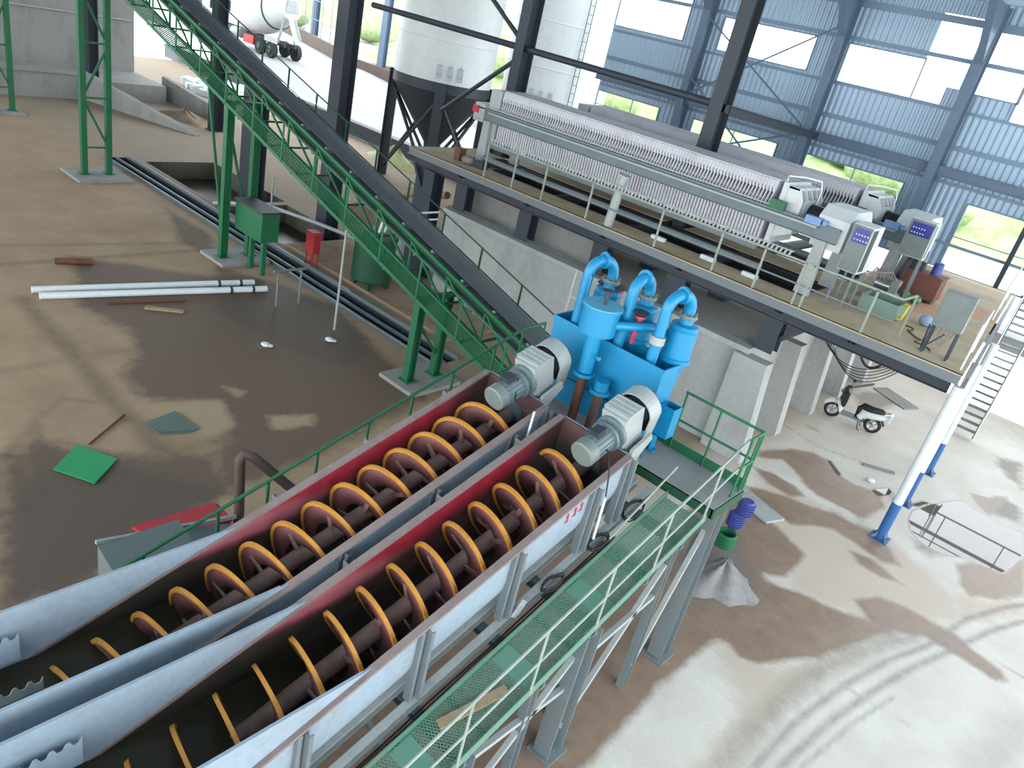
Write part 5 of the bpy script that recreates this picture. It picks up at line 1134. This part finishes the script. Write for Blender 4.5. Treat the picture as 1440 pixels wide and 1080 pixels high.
# beside the left trough
t=thing('launder_box','pale grey open overflow box standing against the left spiral classifier','box',(-7.75,4.1,0))
b=MB(); b.extr([(-8.15,0),(-7.4,0),(-7.4,1.72),(-8.15,1.88)],(0,3.2,0),(1,0,0),(0,0,1),(0,1.05,0)); b.build('box_body',M['grey'],t)
b=MB(); b.extr([(4.25,0),(5.1,0),(5.1,1.5),(4.25,1.75)],(-8.1,0,0),(0,1,0),(0,0,1),(.7,0,0)); b.build('box_side',M['teal'],t)
b=MB(); b.bar((-8.2,3.2,1.9),(-8.1,5.1,1.62),.05,.05); b.build('rim_angle',M['ltgrey'],t)
sheet([(-8.75,3.9),(-8.25,4.0),(-8.2,5.12),(-8.7,5.08)],1.45,.05,'red_plate',M['red'],'red steel plate lying beyond the grey overflow box','plate')
b=MB(); b.b2((-8.7,4.0,0),(-8.3,5.15,1.45)); tag(b.build('steel_block',M['steel']),'dark steel block holding up the red plate','block')
b=MB(); b.path([(-8.35,5.3,0),(-8.3,5.28,1.5),(-8.25,5.2,2.5),(-8.22,5.24,2.6),(-8.15,5.35,2.55),(-7.9,6.2,1.6),(-7.8,6.7,1.1)],.075,12); tag(b.build('bent_pipe',M['darkhose']),'dark brown bent pipe rising beyond the left handrail','pipe')
# right side: pump, sand heap, slabs
t=thing('slurry_pump','small blue finned pump motor on a green cup standing under the walkway end','pump',(-3.9,14.6,0))
b=MB(); b.lathe((-4.0,14.1,0),[(0,0),(.24,0),(.22,.28),(.2,.3),(.17,.3),(.15,.1),(0,.1)],n=24); b.build('pump_cup',M['green'],t)
for k,z in enumerate((.3,.66)):
    b=MB(); prof=[(0,z)]
    for q in range(5): prof+=[(.18,z+q*.06),(.18,z+q*.06+.03),(.15,z+q*.06+.032),(.15,z+q*.06+.058)]
    prof+=[(.12,z+.33),(0,z+.33)]; b.lathe((-4.06+.1*k,14.5,0),prof,n=28); b.build('finned_motor',M['dkblue'],t)
b=MB(); b.tube((-4.06,14.5,0),(-4.06,14.5,.32),.1); b.build('stand',M['steel'],t)
def heap(cx,cy,rx,ry,h,seed,name,mat,label,cat,n=26,kind=None):
    rnd=random.Random(seed); b=MB(); vs=[];fs=[]; ph=[rnd.random()*6 for _ in range(6)]
    for j in range(9):
        r=j/8
        for i in range(n):
            a=2*PI*i/n; w=1+.16*math.sin(3*a+ph[0])+.1*math.sin(7*a+ph[1]); 
            zz=h*(1-r)**1.1*(1+.18*math.sin(5*a+ph[2]+r*4))*(1+.1*rnd.uniform(-1,1)) if j<8 else -.01
            vs.append((cx+rx*r*w*math.cos(a),cy+ry*r*w*math.sin(a),zz))
    for j in range(8):
        for i in range(n): fs.append((j*n+i,(j+1)*n+i,(j+1)*n+(i+1)%n,j*n+(i+1)%n))
    b.add(vs,fs,True); return tag(b.build(name,mat),label,cat,kind=kind)
heap(-3.45,12.85,.7,.8,.5,4,'sand_heap',M['sand'],'grey heap of wet sand below the walkway end','sand',kind='stuff')
sheet([(-4.75,16.05),(-3.75,15.75),(-3.55,16.3),(-4.6,16.6)],.01,.06,'pale_slab',M['ltconcrete'],'pale flat slab lying on the mud beyond the walkway end','slab')
sheet([(-5.2,27.9),(-3.9,27.2),(-3.6,27.9),(-4.9,28.6)],.01,.03,'grey_sheet',M['concrete'],'flat grey sheet on the pale floor beyond the scooter','sheet')
sheet([(-3.35,21.3),(-2.6,21.75),(-2.65,21.85),(-3.4,21.42)],.01,.04,'dark_batten',M['colgrey'],'grey batten on the pale floor left of the second blue-footed post','batten')
b=MB(); b.ball((-2.9,20.55,.06),.12,8,5,(1,.7,.5)); tag(b.build('white_lump',M['white']),'small white lump at the end of the floor crack near the brown puddle','lump')
b=MB(); b.tube((-5.75,26.6,.04),(-5.3,28.3,.04),.035,n=8); tag(b.build('dark_pipe',M['steel']),'thin dark pipe on the pale floor behind the scooter','pipe')
# rubble and weeds
def rubble(name,n,x0,x1,y0,y1,z,s0,s1,mat,label,seed):
    rnd=random.Random(seed); b=MB()
    for _ in range(n):
        s=rnd.uniform(s0,s1); c=A_((rnd.uniform(x0,x1),rnd.uniform(y0,y1),z+s*.25)); a=rnd.uniform(0,PI); e=rnd.uniform(-.3,.3)
        R=A_([[math.cos(a),-math.sin(a),0],[math.sin(a),math.cos(a),0],[0,e,1]]); b.box(c,(s*rnd.uniform(.6,1.4),s*rnd.uniform(.5,1),s*rnd.uniform(.3,.8)),R)
    return tag(b.build(name,mat),label,'rubble',kind='stuff')
rubble('rubble',260,-14,-7.0,26.0,29.3,2.74,.15,.5,M['rubble'],'pale rubble scattered on the raised floor beneath the platform',1)
rubble('rubble',160,-23.2,-20.2,20.5,24.5,0,.2,.6,M['rubble'],'heap of broken pale rubble behind the left end of the platform',2)
rubble('rubble',120,-52,-47.5,26.3,30.8,0.0,.25,1.0,M['white'],'white broken slabs piled at the end of the left concrete wall',3)
heap(-45.5,27.5,1.8,2.2,.7,9,'dry_weeds',M['weed'],'pale dry weeds growing over the broken slabs at the left','weeds',kind='stuff')
heap(-33.5,29.5,2.0,.8,.9,11,'dry_weeds',M['weed'],'pale weed tuft at the yard edge behind the conveyor','weeds',kind='stuff')
heap(-41.8,21.5,2.0,.9,.5,12,'earth_heap',M['dirtp'],'low brown earth heap between the two ramp walls','earth',kind='stuff')
heap(-25.2,20.6,1.3,1.0,.5,13,'earth_heap',M['dirtp'],'low brown earth heap behind the conveyor near the platform end','earth',kind='stuff')
b=MB(); b.path([(-25,21.5,.5),(-23,21.2,1.6),(-21,20.6,2.2),(-19.9,20.3,2.5)],.14,8); tag(b.build('old_trunk',M['wood']),'weathered brown log resting against the left end of the platform','log')
t=thing('lidded_tank','pale rounded tank lid behind the conveyor near the platform end','tank',(-20.6,19.3,0))
b=MB(); b.lathe((-20.6,19.3,0),[(.7,0),(.7,.9),(.5,1.25),(0,1.4)],n=24); b.build('tank_shell',M['ltgrey'],t)
# scrub beyond the windows
rnd=random.Random(21); b=MB()
for _ in range(70):
    x=rnd.uniform(-50,14); y=rnd.uniform(50,85); z=hz(x,y); s=rnd.uniform(.8,1.9); b.ball((x,y,z+s*.35),s,9,6,(1.2,1,rnd.uniform(.5,.8)))
for _ in range(40):
    x=rnd.uniform(-110,-45); y=rnd.uniform(56,80); s=rnd.uniform(1.0,2.2); b.ball((x,y,2.8+s*.3),s,9,6,(1.2,1,rnd.uniform(.6,.9)))
o=b.build('scrub_bushes',M['leaf']); tag(o,'pale green scrub growing beyond the yard, seen through the window openings','bushes',kind='stuff')
